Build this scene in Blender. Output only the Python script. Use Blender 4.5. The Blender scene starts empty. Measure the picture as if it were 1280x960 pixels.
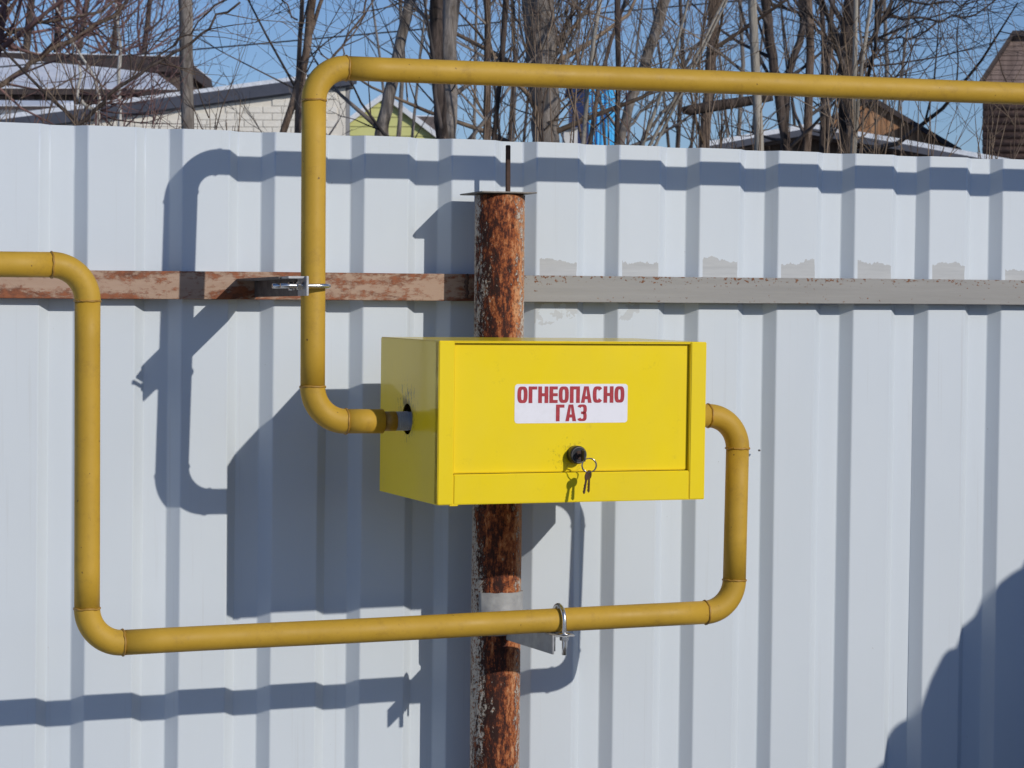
import bpy, bmesh, math, random
from mathutils import Vector, Matrix, noise as mnoise

random.seed(7)
SC = bpy.context.scene
COL = SC.collection
EYE = 1.6                                   # eye height above the ground
# ------------------------------------------------------------------ camera
F_PX, YAW, PITCH, ROLL, DIST = 2990.5, 0.36076, 0.028225, 0.003273, 3.41530
fw = Vector((math.sin(YAW)*math.cos(PITCH), math.cos(YAW)*math.cos(PITCH), -math.sin(PITCH)))
rt0 = Vector((math.cos(YAW), -math.sin(YAW), 0))
up0 = rt0.cross(fw)
rt = rt0*math.cos(ROLL) + up0*math.sin(ROLL)
up = -rt0*math.sin(ROLL) + up0*math.cos(ROLL)
CAM = Vector((0, -DIST, EYE))
cd = bpy.data.cameras.new('camera')
cam = bpy.data.objects.new('camera', cd); COL.objects.link(cam)
cam.matrix_world = Matrix(((rt.x, up.x, -fw.x, CAM.x), (rt.y, up.y, -fw.y, CAM.y), (rt.z, up.z, -fw.z, CAM.z), (0, 0, 0, 1)))
cd.sensor_width = 36; cd.lens = 36*F_PX/1280
cd.clip_start = 0.05; cd.clip_end = 3000
cd.dof.use_dof = True; cd.dof.focus_distance = 3.55; cd.dof.aperture_fstop = 32
SC.camera = cam
# ------------------------------------------------------------------ light
SX, SZ = -0.499, -0.481                      # sunlight travels (SX, 1, SZ)
sunvec = Vector((SX, 1, SZ)).normalized()
ELEV = math.asin(-sunvec.z)
w = bpy.data.worlds.new('World'); SC.world = w; w.use_nodes = True
wn = w.node_tree
sky = wn.nodes.new('ShaderNodeTexSky'); sky.sky_type = 'NISHITA'; sky.sun_disc = False
sky.sun_elevation = ELEV; sky.sun_rotation = math.atan2(-SX, -1)
sky.air_density = 1.0; sky.dust_density = 0.2; sky.ozone_density = 4.5; sky.altitude = 300
bg = wn.nodes['Background']; bg.inputs['Strength'].default_value = 0.10
tint = wn.nodes.new('ShaderNodeMix'); tint.data_type = 'RGBA'; tint.blend_type = 'MULTIPLY'
tint.inputs[0].default_value = 1.0; tint.inputs[7].default_value = (0.74, 0.765, 0.92, 1)   # uniform white balance of the whole sky
wn.links.new(sky.outputs[0], tint.inputs[6]); wn.links.new(tint.outputs[2], bg.inputs[0])
sl = bpy.data.lights.new('sun', 'SUN'); sl.energy = 2.8; sl.angle = math.radians(0.53); sl.color = (1.0, 0.955, 0.88)
so = bpy.data.objects.new('sun', sl); COL.objects.link(so)
so.rotation_euler = sunvec.to_track_quat('-Z', 'Y').to_euler(); so.location = (3, -6, 6)
SC.view_settings.view_transform = 'Standard'; SC.view_settings.look = 'None'
SC.view_settings.exposure = 0.0; SC.view_settings.gamma = 1.0; SC.view_settings.use_curve_mapping = False

# ------------------------------------------------------------------ helpers
def px(x, y, d):
    """world point seen at photograph pixel x, y at distance d along the view axis"""
    return CAM + (fw*F_PX + rt*(x-640) - up*(y-480))*(d/F_PX)

class MB:
    def __init__(s): s.v = []; s.f = []; s.sm = []
    def face(s, idx, smooth=False): s.f.append(tuple(idx)); s.sm.append(smooth)
    def box(s, a, b, M=None):
        x0, y0, z0 = a; x1, y1, z1 = b; n = len(s.v)
        for p in ((x0,y0,z0),(x1,y0,z0),(x1,y1,z0),(x0,y1,z0),(x0,y0,z1),(x1,y0,z1),(x1,y1,z1),(x0,y1,z1)):
            p = Vector(p); s.v.append(M @ p if M else p)
        for q in ((0,3,2,1),(4,5,6,7),(0,1,5,4),(1,2,6,5),(2,3,7,6),(3,0,4,7)): s.face([n+i for i in q])
        return s
    def prism(s, poly, off, smooth=False):
        """solid from a planar polygon (world points) and an offset vector"""
        n = len(s.v); k = len(poly); off = Vector(off)
        s.v += [Vector(p) for p in poly] + [Vector(p)+off for p in poly]
        s.face([n+i for i in range(k)][::-1]); s.face([n+k+i for i in range(k)])
        for i in range(k):
            j = (i+1) % k; s.face((n+i, n+j, n+k+j, n+k+i), smooth)
        return s
    def tube(s, pts, rad, sides=12, cap=True, smooth=True):
        pts = [Vector(p) for p in pts]; m = len(pts)
        if not hasattr(rad, '__len__'): rad = [rad]*m
        t = (pts[1]-pts[0]).normalized()
        a = t.orthogonal().normalized(); n0 = len(s.v)
        for i, p in enumerate(pts):
            if i: 
                d = (pts[i]-pts[i-1]) if i == m-1 else (pts[i+1]-pts[i-1])
                if d.length > 1e-9: t = d.normalized()
                a = a - t*a.dot(t)
                a = a.normalized() if a.length > 1e-6 else t.orthogonal().normalized()
            b = t.cross(a)
            for k in range(sides):
                c = 2*math.pi*k/sides
                s.v.append(p + (a*math.cos(c) + b*math.sin(c))*rad[i])
        for i in range(m-1):
            for k in range(sides):
                l = (k+1) % sides; q = n0+i*sides
                s.face((q+k, q+l, q+sides+l, q+sides+k), smooth)
        if cap:
            s.face([n0+k for k in range(sides)][::-1]); s.face([n0+(m-1)*sides+k for k in range(sides)])
        return s
    def torus(s, c, axis, R, r, n=28, k=8, a0=0, a1=2*math.pi):
        c = Vector(c); axis = Vector(axis).normalized(); u = axis.orthogonal().normalized(); v = axis.cross(u)
        full = abs(a1-a0-2*math.pi) < 1e-6
        pts = [c + (u*math.cos(a0+(a1-a0)*i/n) + v*math.sin(a0+(a1-a0)*i/n))*R for i in range(n+1)]
        return s.tube(pts, r, k, cap=not full)
    def build(s, name, mat, parent=None, bevel=0, seg=2, auto=None):
        me = bpy.data.meshes.new(name); me.from_pydata([tuple(p) for p in s.v], [], s.f)
        me.polygons.foreach_set('use_smooth', s.sm)
        bm = bmesh.new(); bm.from_mesh(me)
        if bevel:
            bmesh.ops.recalc_face_normals(bm, faces=bm.faces)
            ed = [e for e in bm.edges if len(e.link_faces) == 2 and e.calc_face_angle(0) > 0.5]
            bmesh.ops.bevel(bm, geom=ed, offset=bevel, segments=seg, affect='EDGES', clamp_overlap=True)
        else:
            bmesh.ops.recalc_face_normals(bm, faces=bm.faces) if len(bm.faces) < 60000 else None
        bm.to_mesh(me); bm.free()
        if mat: me.materials.append(mat)
        o = bpy.data.objects.new(name, me); COL.objects.link(o)
        if parent: o.parent = parent
        return o

def empty(name, label, cat, loc=(0, 0, 0), group=None):
    o = bpy.data.objects.new(name, None); COL.objects.link(o); o.location = loc
    o.empty_display_size = 0.1
    o['label'] = label; o['category'] = cat
    if group: o['group'] = group
    bpy.context.view_layer.update()
    return o
def keep(o, parent):
    """parent a mesh built in world coordinates without moving it"""
    o.parent = parent; o.matrix_parent_inverse = parent.matrix_world.inverted(); return o

# ------------------------------------------------------------------ materials
class NT:
    def __init__(s, name, rough=0.5, metal=0.0, spec=0.5, coat=0):
        s.m = bpy.data.materials.new(name); s.m.use_nodes = True; s.t = s.m.node_tree
        s.b = s.t.nodes['Principled BSDF']
        s.b.inputs['Roughness'].default_value = rough; s.b.inputs['Metallic'].default_value = metal
        s.b.inputs['Specular IOR Level'].default_value = spec
        s.b.inputs['Coat Weight'].default_value = coat
        s._o = None
    def n(s, typ, **k):
        nd = s.t.nodes.new(typ)
        for a, b in k.items(): setattr(nd, a, b)
        return nd
    def l(s, a, b): s.t.links.new(a, b)
    def obj(s, scale=(1, 1, 1), rot=(0, 0, 0)):
        if s._o is None: s._o = s.n('ShaderNodeTexCoord')
        mp = s.n('ShaderNodeMapping'); mp.inputs['Scale'].default_value = scale; mp.inputs['Rotation'].default_value = rot
        s.l(s._o.outputs['Object'], mp.inputs[0]); return mp.outputs[0]
    def noise(s, scale, detail=6, rough=0.6, vec=None, dist=0.0):
        nd = s.n('ShaderNodeTexNoise'); nd.inputs['Scale'].default_value = scale
        nd.inputs['Detail'].default_value = detail; nd.inputs['Roughness'].default_value = rough
        nd.inputs['Distortion'].default_value = dist
        s.l(vec if vec is not None else s.obj(), nd.inputs['Vector']); return nd.outputs['Fac']
    def ramp(s, fac, stops, interp='LINEAR'):
        nd = s.n('ShaderNodeValToRGB'); cr = nd.color_ramp; cr.interpolation = interp
        while len(cr.elements) < len(stops): cr.elements.new(0.5)
        for e, (p, c) in zip(cr.elements, stops):
            e.position = p; e.color = (c, c, c, 1) if not hasattr(c, '__len__') else (*c, 1)
        s.l(fac, nd.inputs[0]); return nd.outputs[0]
    def mix(s, fac, a, b, mode='MIX'):
        nd = s.n('ShaderNodeMix', data_type='RGBA', blend_type=mode)
        for sock, val in ((nd.inputs[0], fac), (nd.inputs[6], a), (nd.inputs[7], b)):
            if isinstance(val, bpy.types.NodeSocket): s.l(val, sock)
            elif hasattr(val, '__len__'): sock.default_value = (*val, 1)
            else: sock.default_value = val
        return nd.outputs[2]
    def math(s, op, a, b=0.0, clamp=False):
        nd = s.n('ShaderNodeMath', operation=op); nd.use_clamp = clamp
        for sock, val in ((nd.inputs[0], a), (nd.inputs[1], b)):
            if isinstance(val, bpy.types.NodeSocket): s.l(val, sock)
            else: sock.default_value = val
        return nd.outputs[0]
    def sep(s, vec):
        nd = s.n('ShaderNodeSeparateXYZ'); s.l(vec, nd.inputs[0]); return nd.outputs
    def color(s, c):
        if isinstance(c, bpy.types.NodeSocket): s.l(c, s.b.inputs['Base Color'])
        else: s.b.inputs['Base Color'].default_value = (*c, 1)
    def rough(s, c): s.l(c, s.b.inputs['Roughness'])
    def bump(s, h, dist=0.001, strength=1.0):
        nd = s.n('ShaderNodeBump'); nd.inputs['Distance'].default_value = dist; nd.inputs['Strength'].default_value = strength
        s.l(h, nd.inputs['Height']); s.l(nd.outputs[0], s.b.inputs['Normal'])

def simple(name, c1, c2, scale=20, rough=0.8, metal=0.0, bump=0.0, vec=(1, 1, 1), spec=0.5, detail=6, lo=0.3, hi=0.7):
    t = NT(name, rough, metal, spec)
    f = t.noise(scale, detail, 0.65, t.obj(vec))
    t.color(t.mix(t.ramp(f, [(lo, 0.0), (hi, 1.0)]), c1, c2))
    if bump: t.bump(f, bump)
    return t.m

FZ_TOP, FZ_LEAN = 0.2668, -0.0094
PITCH_R = 0.1375; RX0 = 0.6415               # rib pitch; x of the first ridge edge at z=.3
def mat_fence():
    t = NT('painted_fence_steel', 0.5, 0, 0.4)
    P = t.sep(t.obj())
    base = t.mix(t.ramp(t.noise(2.2, 5, 0.6, t.obj((1, 1, 0.35))), [(0.3, 0), (0.7, 1)]), (0.565, 0.612, 0.650), (0.625, 0.670, 0.705))
    # faint vertical scuffs and dust runs
    sc = t.ramp(t.noise(60, 4, 0.7, t.obj((1.6, 1, 0.03))), [(0.60, 0), (0.72, 1)])
    sc = t.math('MULTIPLY', sc, 0.28)
    base = t.mix(sc, base, (0.47, 0.48, 0.48))
    sp = t.ramp(t.noise(90, 2, 0.5), [(0.775, 0), (0.80, 1)])
    base = t.mix(t.math('MULTIPLY', sp, 0.35), base, (0.25, 0.22, 0.19))
    # grey primer brushed onto the ridges along the top of the rail, right of the post
    z = P[2]; x = P[0]
    edge = t.math('ADD', t.math('MULTIPLY', t.math('SUBTRACT', t.noise(34, 4, 0.7, t.obj((1, 1, 0.6))), 0.5), 0.032), t.math('MULTIPLY', t.math('SUBTRACT', t.noise(5.5, 2, 0.5), 0.5), 0.07))
    zz = t.math('ADD', z, edge)
    band = t.math('MULTIPLY', t.math('LESS_THAN', zz, EYE+0.0875), t.math('GREATER_THAN', z, EYE+0.05))
    ridge = t.math('LESS_THAN', P[1], 0.0012)
    ph = t.math('FRACT', t.math('DIVIDE', t.math('SUBTRACT', x, RX0+0.0040), PITCH_R))
    keepm = t.math('LESS_THAN', ph, t.math('ADD', 0.44, t.math('MULTIPLY', edge, 1.5)))
    right = t.math('GREATER_THAN', x, 1.265)
    m = t.math('MULTIPLY', t.math('MULTIPLY', band, ridge), t.math('MULTIPLY', keepm, right))
    # a few drips under the rail next to the post
    drip = t.ramp(t.noise(42, 3, 0.6, t.obj((1, 1, 0.8))), [(0.50, 0), (0.51, 1)])
    zb = t.math('MULTIPLY', t.math('LESS_THAN', z, EYE+0.03), t.math('GREATER_THAN', t.math('ADD', z, edge), EYE-0.008))
    xb = t.math('MULTIPLY', right, t.math('LESS_THAN', x, 1.50))
    m2 = t.math('MULTIPLY', t.math('MULTIPLY', zb, xb), t.math('MULTIPLY', drip, ridge))
    brush = t.ramp(t.noise(30, 5, 0.7, t.obj((0.3, 1, 4))), [(0.35, 0.0), (0.7, 1.0)])
    pc = t.mix(brush, (0.355, 0.35, 0.335), (0.47, 0.465, 0.445))
    col = t.mix(t.math('MULTIPLY', t.math('ADD', m, t.math('MULTIPLY', m2, 0.6), True), 0.76), base, pc)
    t.color(col)
    t.rough(t.ramp(t.noise(5, 4), [(0.3, 0.46), (0.75, 0.60)]))
    t.bump(t.noise(55, 3, 0.5), 0.0002, 0.5)
    return t.m

def mat_pipe():
    t = NT('ochre_gas_pipe_paint', 0.5, 0, 0.3)
    c = t.mix(t.ramp(t.noise(9, 6, 0.6), [(0.3, 0), (0.7, 1)]), (0.475, 0.282, 0.028), (0.56, 0.338, 0.040))
    g = t.ramp(t.noise(45, 6, 0.8), [(0.52, 0), (0.72, 1)])
    c = t.mix(t.math('MULTIPLY', g, 0.40), c, (0.27, 0.15, 0.035))
    d = t.ramp(t.noise(120, 2, 0.5), [(0.74, 0), (0.77, 1)])
    c = t.mix(t.math('MULTIPLY', d, 0.8), c, (0.10, 0.05, 0.02))
    t.color(c)
    t.rough(t.ramp(t.noise(22, 4), [(0.3, 0.48), (0.7, 0.66)]))
    t.bump(t.noise(110, 5, 0.7), 0.0004, 0.8)
    return t.m

def mat_rust_post():
    t = NT('rusty_flaking_post', 0.8, 0, 0.3)
    P = t.sep(t.obj())
    streak = t.noise(30, 8, 0.75, t.obj((1, 1, 0.15)), 0.4)
    streak2 = t.noise(85, 7, 0.8, t.obj((1, 1, 0.4)))
    fine = t.noise(230, 5, 0.75, t.obj((1, 1, 0.6)))
    mid = t.noise(55, 7, 0.8, t.obj((1, 1, 0.7)))
    # rust runs down the front; paint survives towards the sides, more on the right
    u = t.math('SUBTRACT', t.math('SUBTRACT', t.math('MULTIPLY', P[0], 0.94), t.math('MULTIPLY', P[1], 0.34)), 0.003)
    side = t.math('MULTIPLY', t.math('ABSOLUTE', u), 8.0)
    k = t.math('ADD', t.math('MULTIPLY', streak, 0.75), t.math('MULTIPLY', mid, 0.55))
    k = t.math('SUBTRACT', k, side)
    paint = t.ramp(t.math('ADD', k, t.math('MULTIPLY', fine, 0.62)), [(0.68, 1), (0.745, 0)])
    # loose flakes lower down on the rusty part
    flake = t.ramp(t.math('ADD', t.math('MULTIPLY', fine, 0.6), t.math('MULTIPLY', streak2, 0.5)), [(0.65, 0), (0.68, 1)])
    v = t.math('ADD', t.math('MULTIPLY', t.math('SUBTRACT', streak, 0.5), 2.3), t.math('MULTIPLY', t.math('SUBTRACT', streak2, 0.5), 1.9))
    v = t.math('ADD', v, t.math('MULTIPLY', t.math('SUBTRACT', fine, 0.5), 0.9))
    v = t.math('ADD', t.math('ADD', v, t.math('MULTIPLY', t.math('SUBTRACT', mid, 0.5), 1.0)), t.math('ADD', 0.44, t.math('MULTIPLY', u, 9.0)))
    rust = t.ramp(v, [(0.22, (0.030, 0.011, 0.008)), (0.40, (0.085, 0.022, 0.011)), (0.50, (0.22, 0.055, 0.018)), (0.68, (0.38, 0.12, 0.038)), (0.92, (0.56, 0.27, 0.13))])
    speck = t.ramp(fine, [(0.36, 1), (0.50, 0)])
    rust = t.mix(t.math('MULTIPLY', speck, 0.65), rust, (0.040, 0.014, 0.009))
    pc = t.mix(mid, (0.40, 0.35, 0.28), (0.66, 0.61, 0.54))
    pc = t.mix(t.ramp(t.noise(260, 3, 0.6), [(0.52, 0), (0.60, 1)]), pc, (0.22, 0.085, 0.035))
    c = t.mix(paint, rust, pc)
    t.color(t.mix(t.math('MULTIPLY', flake, 0.75), c, (0.56, 0.42, 0.30)))
    hh = t.math('ADD', t.math('MULTIPLY', t.math('MAXIMUM', paint, flake), 0.6), t.math('MULTIPLY', fine, 0.9))
    t.bump(hh, 0.0011, 1.0)
    return t.m

def mat_rail(kind):
    t = NT('rail_paint_'+kind, 0.6, 0, 0.35)
    P = t.sep(t.obj())
    n1 = t.noise(24, 8, 0.8, t.obj((0.45, 1, 1.5)), 0.3)
    n2 = t.noise(90, 5, 0.7, t.obj((0.6, 1, 1)))
    # height across the rail, object origin at its middle
    e = t.math('MULTIPLY', t.math('ABSOLUTE', P[2]), 9.0)
    if kind == 'grey':
        base = t.mix(t.noise(40, 5, 0.7, t.obj((0.12, 1, 2.2))), (0.25, 0.24, 0.222), (0.37, 0.355, 0.33))
        up_ = t.math('MULTIPLY', P[2], 8.0)
        n3 = t.noise(210, 3, 0.6, t.obj((0.7, 1, 1)))
        k = t.math('ADD', t.math('ADD', t.math('MULTIPLY', n3, 0.9), t.math('MULTIPLY', n1, 0.45)), t.math('MAXIMUM', up_, t.math('MULTIPLY', up_, -0.45)))
        rm = t.ramp(k, [(0.862, 0), (0.91, 1)])
        rc = t.mix(n2, (0.07, 0.025, 0.012), (0.33, 0.13, 0.045))
    else:
        base = t.mix(t.noise(45, 5, 0.7, t.obj((0.15, 1, 2.2))), (0.33, 0.205, 0.135), (0.46, 0.325, 0.235))
        k = t.math('ADD', t.math('ADD', t.math('MULTIPLY', n2, 0.55), t.math('MULTIPLY', n1, 0.9)), t.math('MULTIPLY', e, 0.55))
        rm = t.ramp(k, [(0.75, 0), (0.86, 1)])
        rc = t.mix(t.ramp(n2, [(0.35, 0), (0.6, 1)]), (0.060, 0.018, 0.010), (0.27, 0.085, 0.032))
    t.color(t.mix(rm, base, rc)); t.bump(t.math('ADD', n2, rm), 0.0004, 0.7)
    return t.m

def mat_box():
    t = NT('glossy_yellow_enamel', 0.36, 0, 0.2, 0.42)
    t.b.inputs['Coat Roughness'].default_value = 0.05
    c = t.mix(t.ramp(t.noise(5, 4), [(0.3, 0), (0.7, 1)]), (0.86, 0.63, 0.003), (0.91, 0.68, 0.004))
    g = t.ramp(t.noise(38, 6, 0.8), [(0.60, 0), (0.72, 1)])
    c = t.mix(t.math('MULTIPLY', g, 0.22), c, (0.40, 0.27, 0.03))
    # thin dust film, patchy
    du = t.ramp(t.noise(3.5, 6, 0.7, t.obj((1, 1, 0.5))), [(0.42, 0), (0.72, 1)])
    c = t.mix(t.math('MULTIPLY', du, 0.10), c, (0.55, 0.47, 0.25))
    def smear(centre, rad, thr, col, amt, c, sc=(1, 1, 1)):
        vm = t.n('ShaderNodeVectorMath', operation='DISTANCE'); t.l(t.obj(), vm.inputs[0]); vm.inputs[1].default_value = centre
        near = t.math('SUBTRACT', 1.0, t.math('DIVIDE', vm.outputs['Value'], rad), True)
        nn = t.ramp(t.math('ADD', t.noise(170, 5, 0.75, t.obj(sc)), t.math('MULTIPLY', near, 0.22)), [(thr, 0), (thr+0.05, 1)])
        return t.mix(t.math('MULTIPLY', t.math('MULTIPLY', nn, t.math('MULTIPLY', near, 3.0, True)), amt), c, col)
    c = smear((0.0, 0.127, -0.100), 0.055, 0.62, (0.10, 0.07, 0.02), 0.75, c, (1, 1, 0.3))      # scuffs round the pipe hole
    c = smear((0.194, 0.008, -0.160), 0.040, 0.66, (0.30, 0.20, 0.02), 0.35, c)                  # handling marks round the lock
    t.color(c)
    h = t.noise(150, 2, 0.5)
    t.bump(h, 0.00012, 0.35)
    return t.m

M = {}
M['fence'] = mat_fence(); M['pipe'] = mat_pipe(); M['post'] = mat_rust_post()
M['rail_grey'] = mat_rail('grey'); M['rail_rust'] = mat_rail('rust'); M['box'] = mat_box()
M['weld'] = simple('ochre_weld_shade_paint', (0.27, 0.14, 0.02), (0.46, 0.25, 0.035), 90, 0.5, 0, 0.0006)  # weld colour, also used for the pipe length darkened as cabinet shade
M['galv'] = simple('galvanised_steel', (0.30, 0.30, 0.31), (0.50, 0.50, 0.50), 60, 0.5, 0.55, 0.0003)
M['greypaint'] = simple('grey_primed_steel', (0.24, 0.24, 0.245), (0.40, 0.40, 0.395), 45, 0.62, 0, 0.0004)
M['zinc'] = simple('bright_zinc', (0.62, 0.60, 0.57), (0.78, 0.77, 0.75), 80, 0.27, 0.95)
M['darksteel'] = simple('dark_rusty_steel', (0.04, 0.022, 0.016), (0.11, 0.06, 0.04), 90, 0.8, 0.2, 0.0004)
M['shaded_armsteel'] = simple('shaded_arm_steel', (0.045, 0.035, 0.032), (0.14, 0.12, 0.11), 70, 0.6, 0.3, 0.0005)  # dark steel with the upper arm's shade put into its colour
M['oldsteel'] = simple('scratched_bare_steel', (0.10, 0.09, 0.08), (0.26, 0.24, 0.22), 70, 0.55, 0.5, 0.0005)
M['chrome'] = simple('lock_chrome', (0.35, 0.35, 0.36), (0.6, 0.6, 0.62), 60, 0.22, 1.0)
M['blackplastic'] = simple('lock_black', (0.012, 0.012, 0.014), (0.03, 0.03, 0.034), 60, 0.35)
M['brass'] = simple('worn_brass_key', (0.20, 0.12, 0.05), (0.42, 0.28, 0.12), 90, 0.38, 0.9)
M['sticker'] = simple('white_vinyl', (0.77, 0.75, 0.77), (0.82, 0.80, 0.83), 60, 0.4, lo=0.35, hi=0.55)
M['print'] = simple('crimson_print', (0.34, 0.008, 0.020), (0.44, 0.020, 0.035), 140, 0.45, lo=0.38, hi=0.62)
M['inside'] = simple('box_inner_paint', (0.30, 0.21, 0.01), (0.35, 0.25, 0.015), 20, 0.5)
def mat_snow():
    t = NT('snow', 0.75, 0, 0.3)
    t.color(t.mix(t.ramp(t.noise(1.3, 6, 0.7), [(0.35, 0), (0.7, 1)]), (0.72, 0.76, 0.82), (0.86, 0.88, 0.91)))
    t.bump(t.noise(6, 8, 0.7), 0.06, 0.7); return t.m
M['snow'] = mat_snow()
M['heap_snow'] = simple('darkened_heap_snow', (0.12, 0.11, 0.10), (0.38, 0.39, 0.41), 5, 0.85, 0, 0.03)  # kept dark so the added heap bounces little light
def mat_ground():
    t = NT('thawing_ground', 0.9, 0, 0.2)
    e = t.mix(t.noise(7, 8, 0.7), (0.045, 0.034, 0.024), (0.16, 0.125, 0.085))
    P = t.sep(t.obj()); far = t.math('MULTIPLY', t.math('MULTIPLY', t.math('ADD', P[0], 0.1), -0.6, True), 0.30)  # extra snow added out of view at left to bounce light onto left-facing sides
    s = t.ramp(t.math('ADD', t.noise(0.35, 8, 0.65), far), [(0.60, 0), (0.66, 1)])
    t.color(t.mix(s, e, (0.74, 0.77, 0.80))); t.bump(t.noise(9, 8, 0.7), 0.05, 0.8); return t.m
M['ground'] = mat_ground()
def mat_bark(name, a, b, sc=26):
    t = NT(name, 0.9, 0, 0.2)
    n = t.noise(sc, 7, 0.75, t.obj((1, 1, 0.16)), 0.4)
    n2 = t.noise(sc*0.3, 4, 0.6)
    c = t.mix(t.ramp(n, [(0.38, 0), (0.60, 1)]), a, b)
    t.color(t.mix(t.math('MULTIPLY', t.ramp(n2, [(0.45, 0), (0.7, 1)]), 0.4), c, tuple(x*0.55 for x in a)))
    t.bump(n, 0.02, 0.9); return t.m
M['bark_grey'] = mat_bark('grey_bark', (0.117, 0.098, 0.082), (0.328, 0.289, 0.257))
M['bark_brown'] = mat_bark('brown_bark', (0.078, 0.053, 0.039), (0.265, 0.195, 0.148))
M['bark_dark'] = mat_bark('dark_bark', (0.027, 0.021, 0.018), (0.133, 0.101, 0.084))
M['bark_pale'] = mat_bark('pale_smooth_bark', (0.20, 0.18, 0.15), (0.42, 0.38, 0.32), 8)
M['bark_birch'] = mat_bark('birch_bark', (0.42, 0.39, 0.34), (0.72, 0.69, 0.63), 8)
M['twig_grey'] = simple('grey_twigs', (0.094, 0.078, 0.066), (0.265, 0.226, 0.195), 2.2, 0.85, lo=0.42, hi=0.58)
M['twig_brown'] = simple('brown_twigs', (0.086, 0.056, 0.039), (0.281, 0.203, 0.136), 2.2, 0.85, lo=0.42, hi=0.58)
M['twig_red'] = simple('reddish_twigs', (0.094, 0.048, 0.043), (0.234, 0.133, 0.117), 2.2, 0.85, lo=0.42, hi=0.58)
M['twig_dark'] = simple('dark_twigs', (0.035, 0.029, 0.027), (0.125, 0.101, 0.090), 2.2, 0.85, lo=0.42, hi=0.58)
M['fascia'] = simple('slate_blue_fascia', (0.055, 0.06, 0.08), (0.085, 0.09, 0.115), 4, 0.5)
M['soffit'] = simple('grey_soffit', (0.20, 0.20, 0.21), (0.27, 0.27, 0.28), 6, 0.7)
M['dark_roof'] = simple('dark_brown_roofing', (0.035, 0.026, 0.025), (0.075, 0.055, 0.05), 4, 0.8)
M['grey_roof'] = simple('grey_brown_roofing', (0.08, 0.06, 0.055), (0.15, 0.12, 0.11), 6, 0.8)
M['white_trim'] = simple('white_barge_board', (0.72, 0.74, 0.76), (0.82, 0.83, 0.84), 6, 0.6)
M['blue_dark'] = simple('royal_blue_paint', (0.015, 0.06, 0.26), (0.025, 0.085, 0.33), 3, 0.45)
M['blue_light'] = simple('sky_blue_paint', (0.01, 0.36, 0.74), (0.02, 0.44, 0.84), 3, 0.45)
M['white_wall'] = simple('whitewashed_block', (0.62, 0.60, 0.56), (0.75, 0.73, 0.70), 12, 0.8)
M['old_wood'] = simple('weathered_boards', (0.06, 0.042, 0.032), (0.17, 0.125, 0.10), 9, 0.85, 0, 0.01, (1, 1, 0.2))
M['orange_wood'] = simple('orange_brown_boards', (0.26, 0.12, 0.055), (0.52, 0.29, 0.15), 9, 0.8, 0, 0.01, (1, 1, 0.2))
M['grey_wood'] = simple('grey_gable_boards', (0.15, 0.105, 0.09), (0.30, 0.22, 0.19), 9, 0.85, 0, 0.01, (1, 1, 0.2))
M['dark_brick'] = simple('dark_log_wall', (0.07, 0.038, 0.028), (0.19, 0.115, 0.085), 8, 0.85, 0, 0.02)
def mat_cream():
    t = NT('cream_block_wall', 0.85, 0, 0.25)
    n = t.noise(9, 6, 0.7)
    c = t.mix(t.ramp(n, [(0.3, 0), (0.7, 1)]), (0.80, 0.74, 0.63), (0.90, 0.85, 0.75))
    t.color(c); t.bump(t.noise(30, 4), 0.006, 0.7); return t.m
M['cream'] = mat_cream()
M['mortar'] = simple('cream_mortar', (0.80, 0.74, 0.63), (0.86, 0.80, 0.69), 12, 0.9)
M['lime'] = simple('lime_green_siding', (0.60, 0.60, 0.22), (0.68, 0.67, 0.27), 3, 0.6)
M['glass'] = simple('dark_window_glass', (0.02, 0.025, 0.03), (0.03, 0.035, 0.04), 2, 0.08)
M['wire'] = simple('black_cable', (0.015, 0.015, 0.017), (0.03, 0.03, 0.03), 9, 0.6)

def setting(o, name=None):
    o['kind'] = 'structure'; return o

# ------------------------------------------------------------------ ground
def ground():
    mb = MB(); N = 90
    xs = [-400, -200, -100, -60, -40] + [(-30 + i*1.2) for i in range(72)] + [70, 110, 200, 420]
    ys = [-300, -120, -60, -40] + [(-24 + i*1.2) for i in range(80)] + [90, 130, 200, 350, 700]
    for j, y in enumerate(ys):
        for i, x in enumerate(xs):
            h = 0.10*mnoise.noise(Vector((x*0.25, y*0.25, 0))) + 0.03*mnoise.noise(Vector((x*0.9, y*0.9, 3)))
            if abs(y) < 1.0 and -3 < x < 6: h = 0.01*mnoise.noise(Vector((x, y, 1)))
            mb.v.append(Vector((x, y, h-0.02)))
    nx = len(xs)
    for j in range(len(ys)-1):
        for i in range(nx-1):
            a = j*nx+i; mb.face((a, a+1, a+nx+1, a+nx), True)
    setting(mb.build('ground', M['ground']))
ground()

# ------------------------------------------------------------------ fence
fence = empty('metal_fence', 'pale grey corrugated sheet steel fence with horizontal rails that the yellow pipes run along', 'fence', (1.24, 0.03, 0.0))
DEPTH = 0.017
def profile(i0, i1, front_y, extra=0.0):
    """points (x, y) of the rib section from ridge i0 to ridge i1; ridges at y=0, valleys at y=DEPTH"""
    pts = []
    r = 0.0016
    for i in range(i0, i1+1):
        x = RX0 + i*PITCH_R
        slope = 0.0165; ridge = 0.0690
        cs = [(x-slope, DEPTH), (x, 0), (x+ridge, 0), (x+ridge+slope, DEPTH)]
        for c in cs: pts.append((c[0], c[1]+front_y))
    out = [pts[0]]
    for a, b, c in zip(pts, pts[1:], pts[2:]):          # round each bend over 3 mm
        va = Vector((a[0]-b[0], a[1]-b[1])).normalized()*r; vc = Vector((c[0]-b[0], c[1]-b[1])).normalized()*r
        B = Vector(b); p0 = B+va; p2 = B+vc; p1 = B*0.5 + (p0+p2)*0.25
        out += [tuple(p0), tuple(p1), tuple(p2)]
    out.append(pts[-1]); return out
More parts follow.
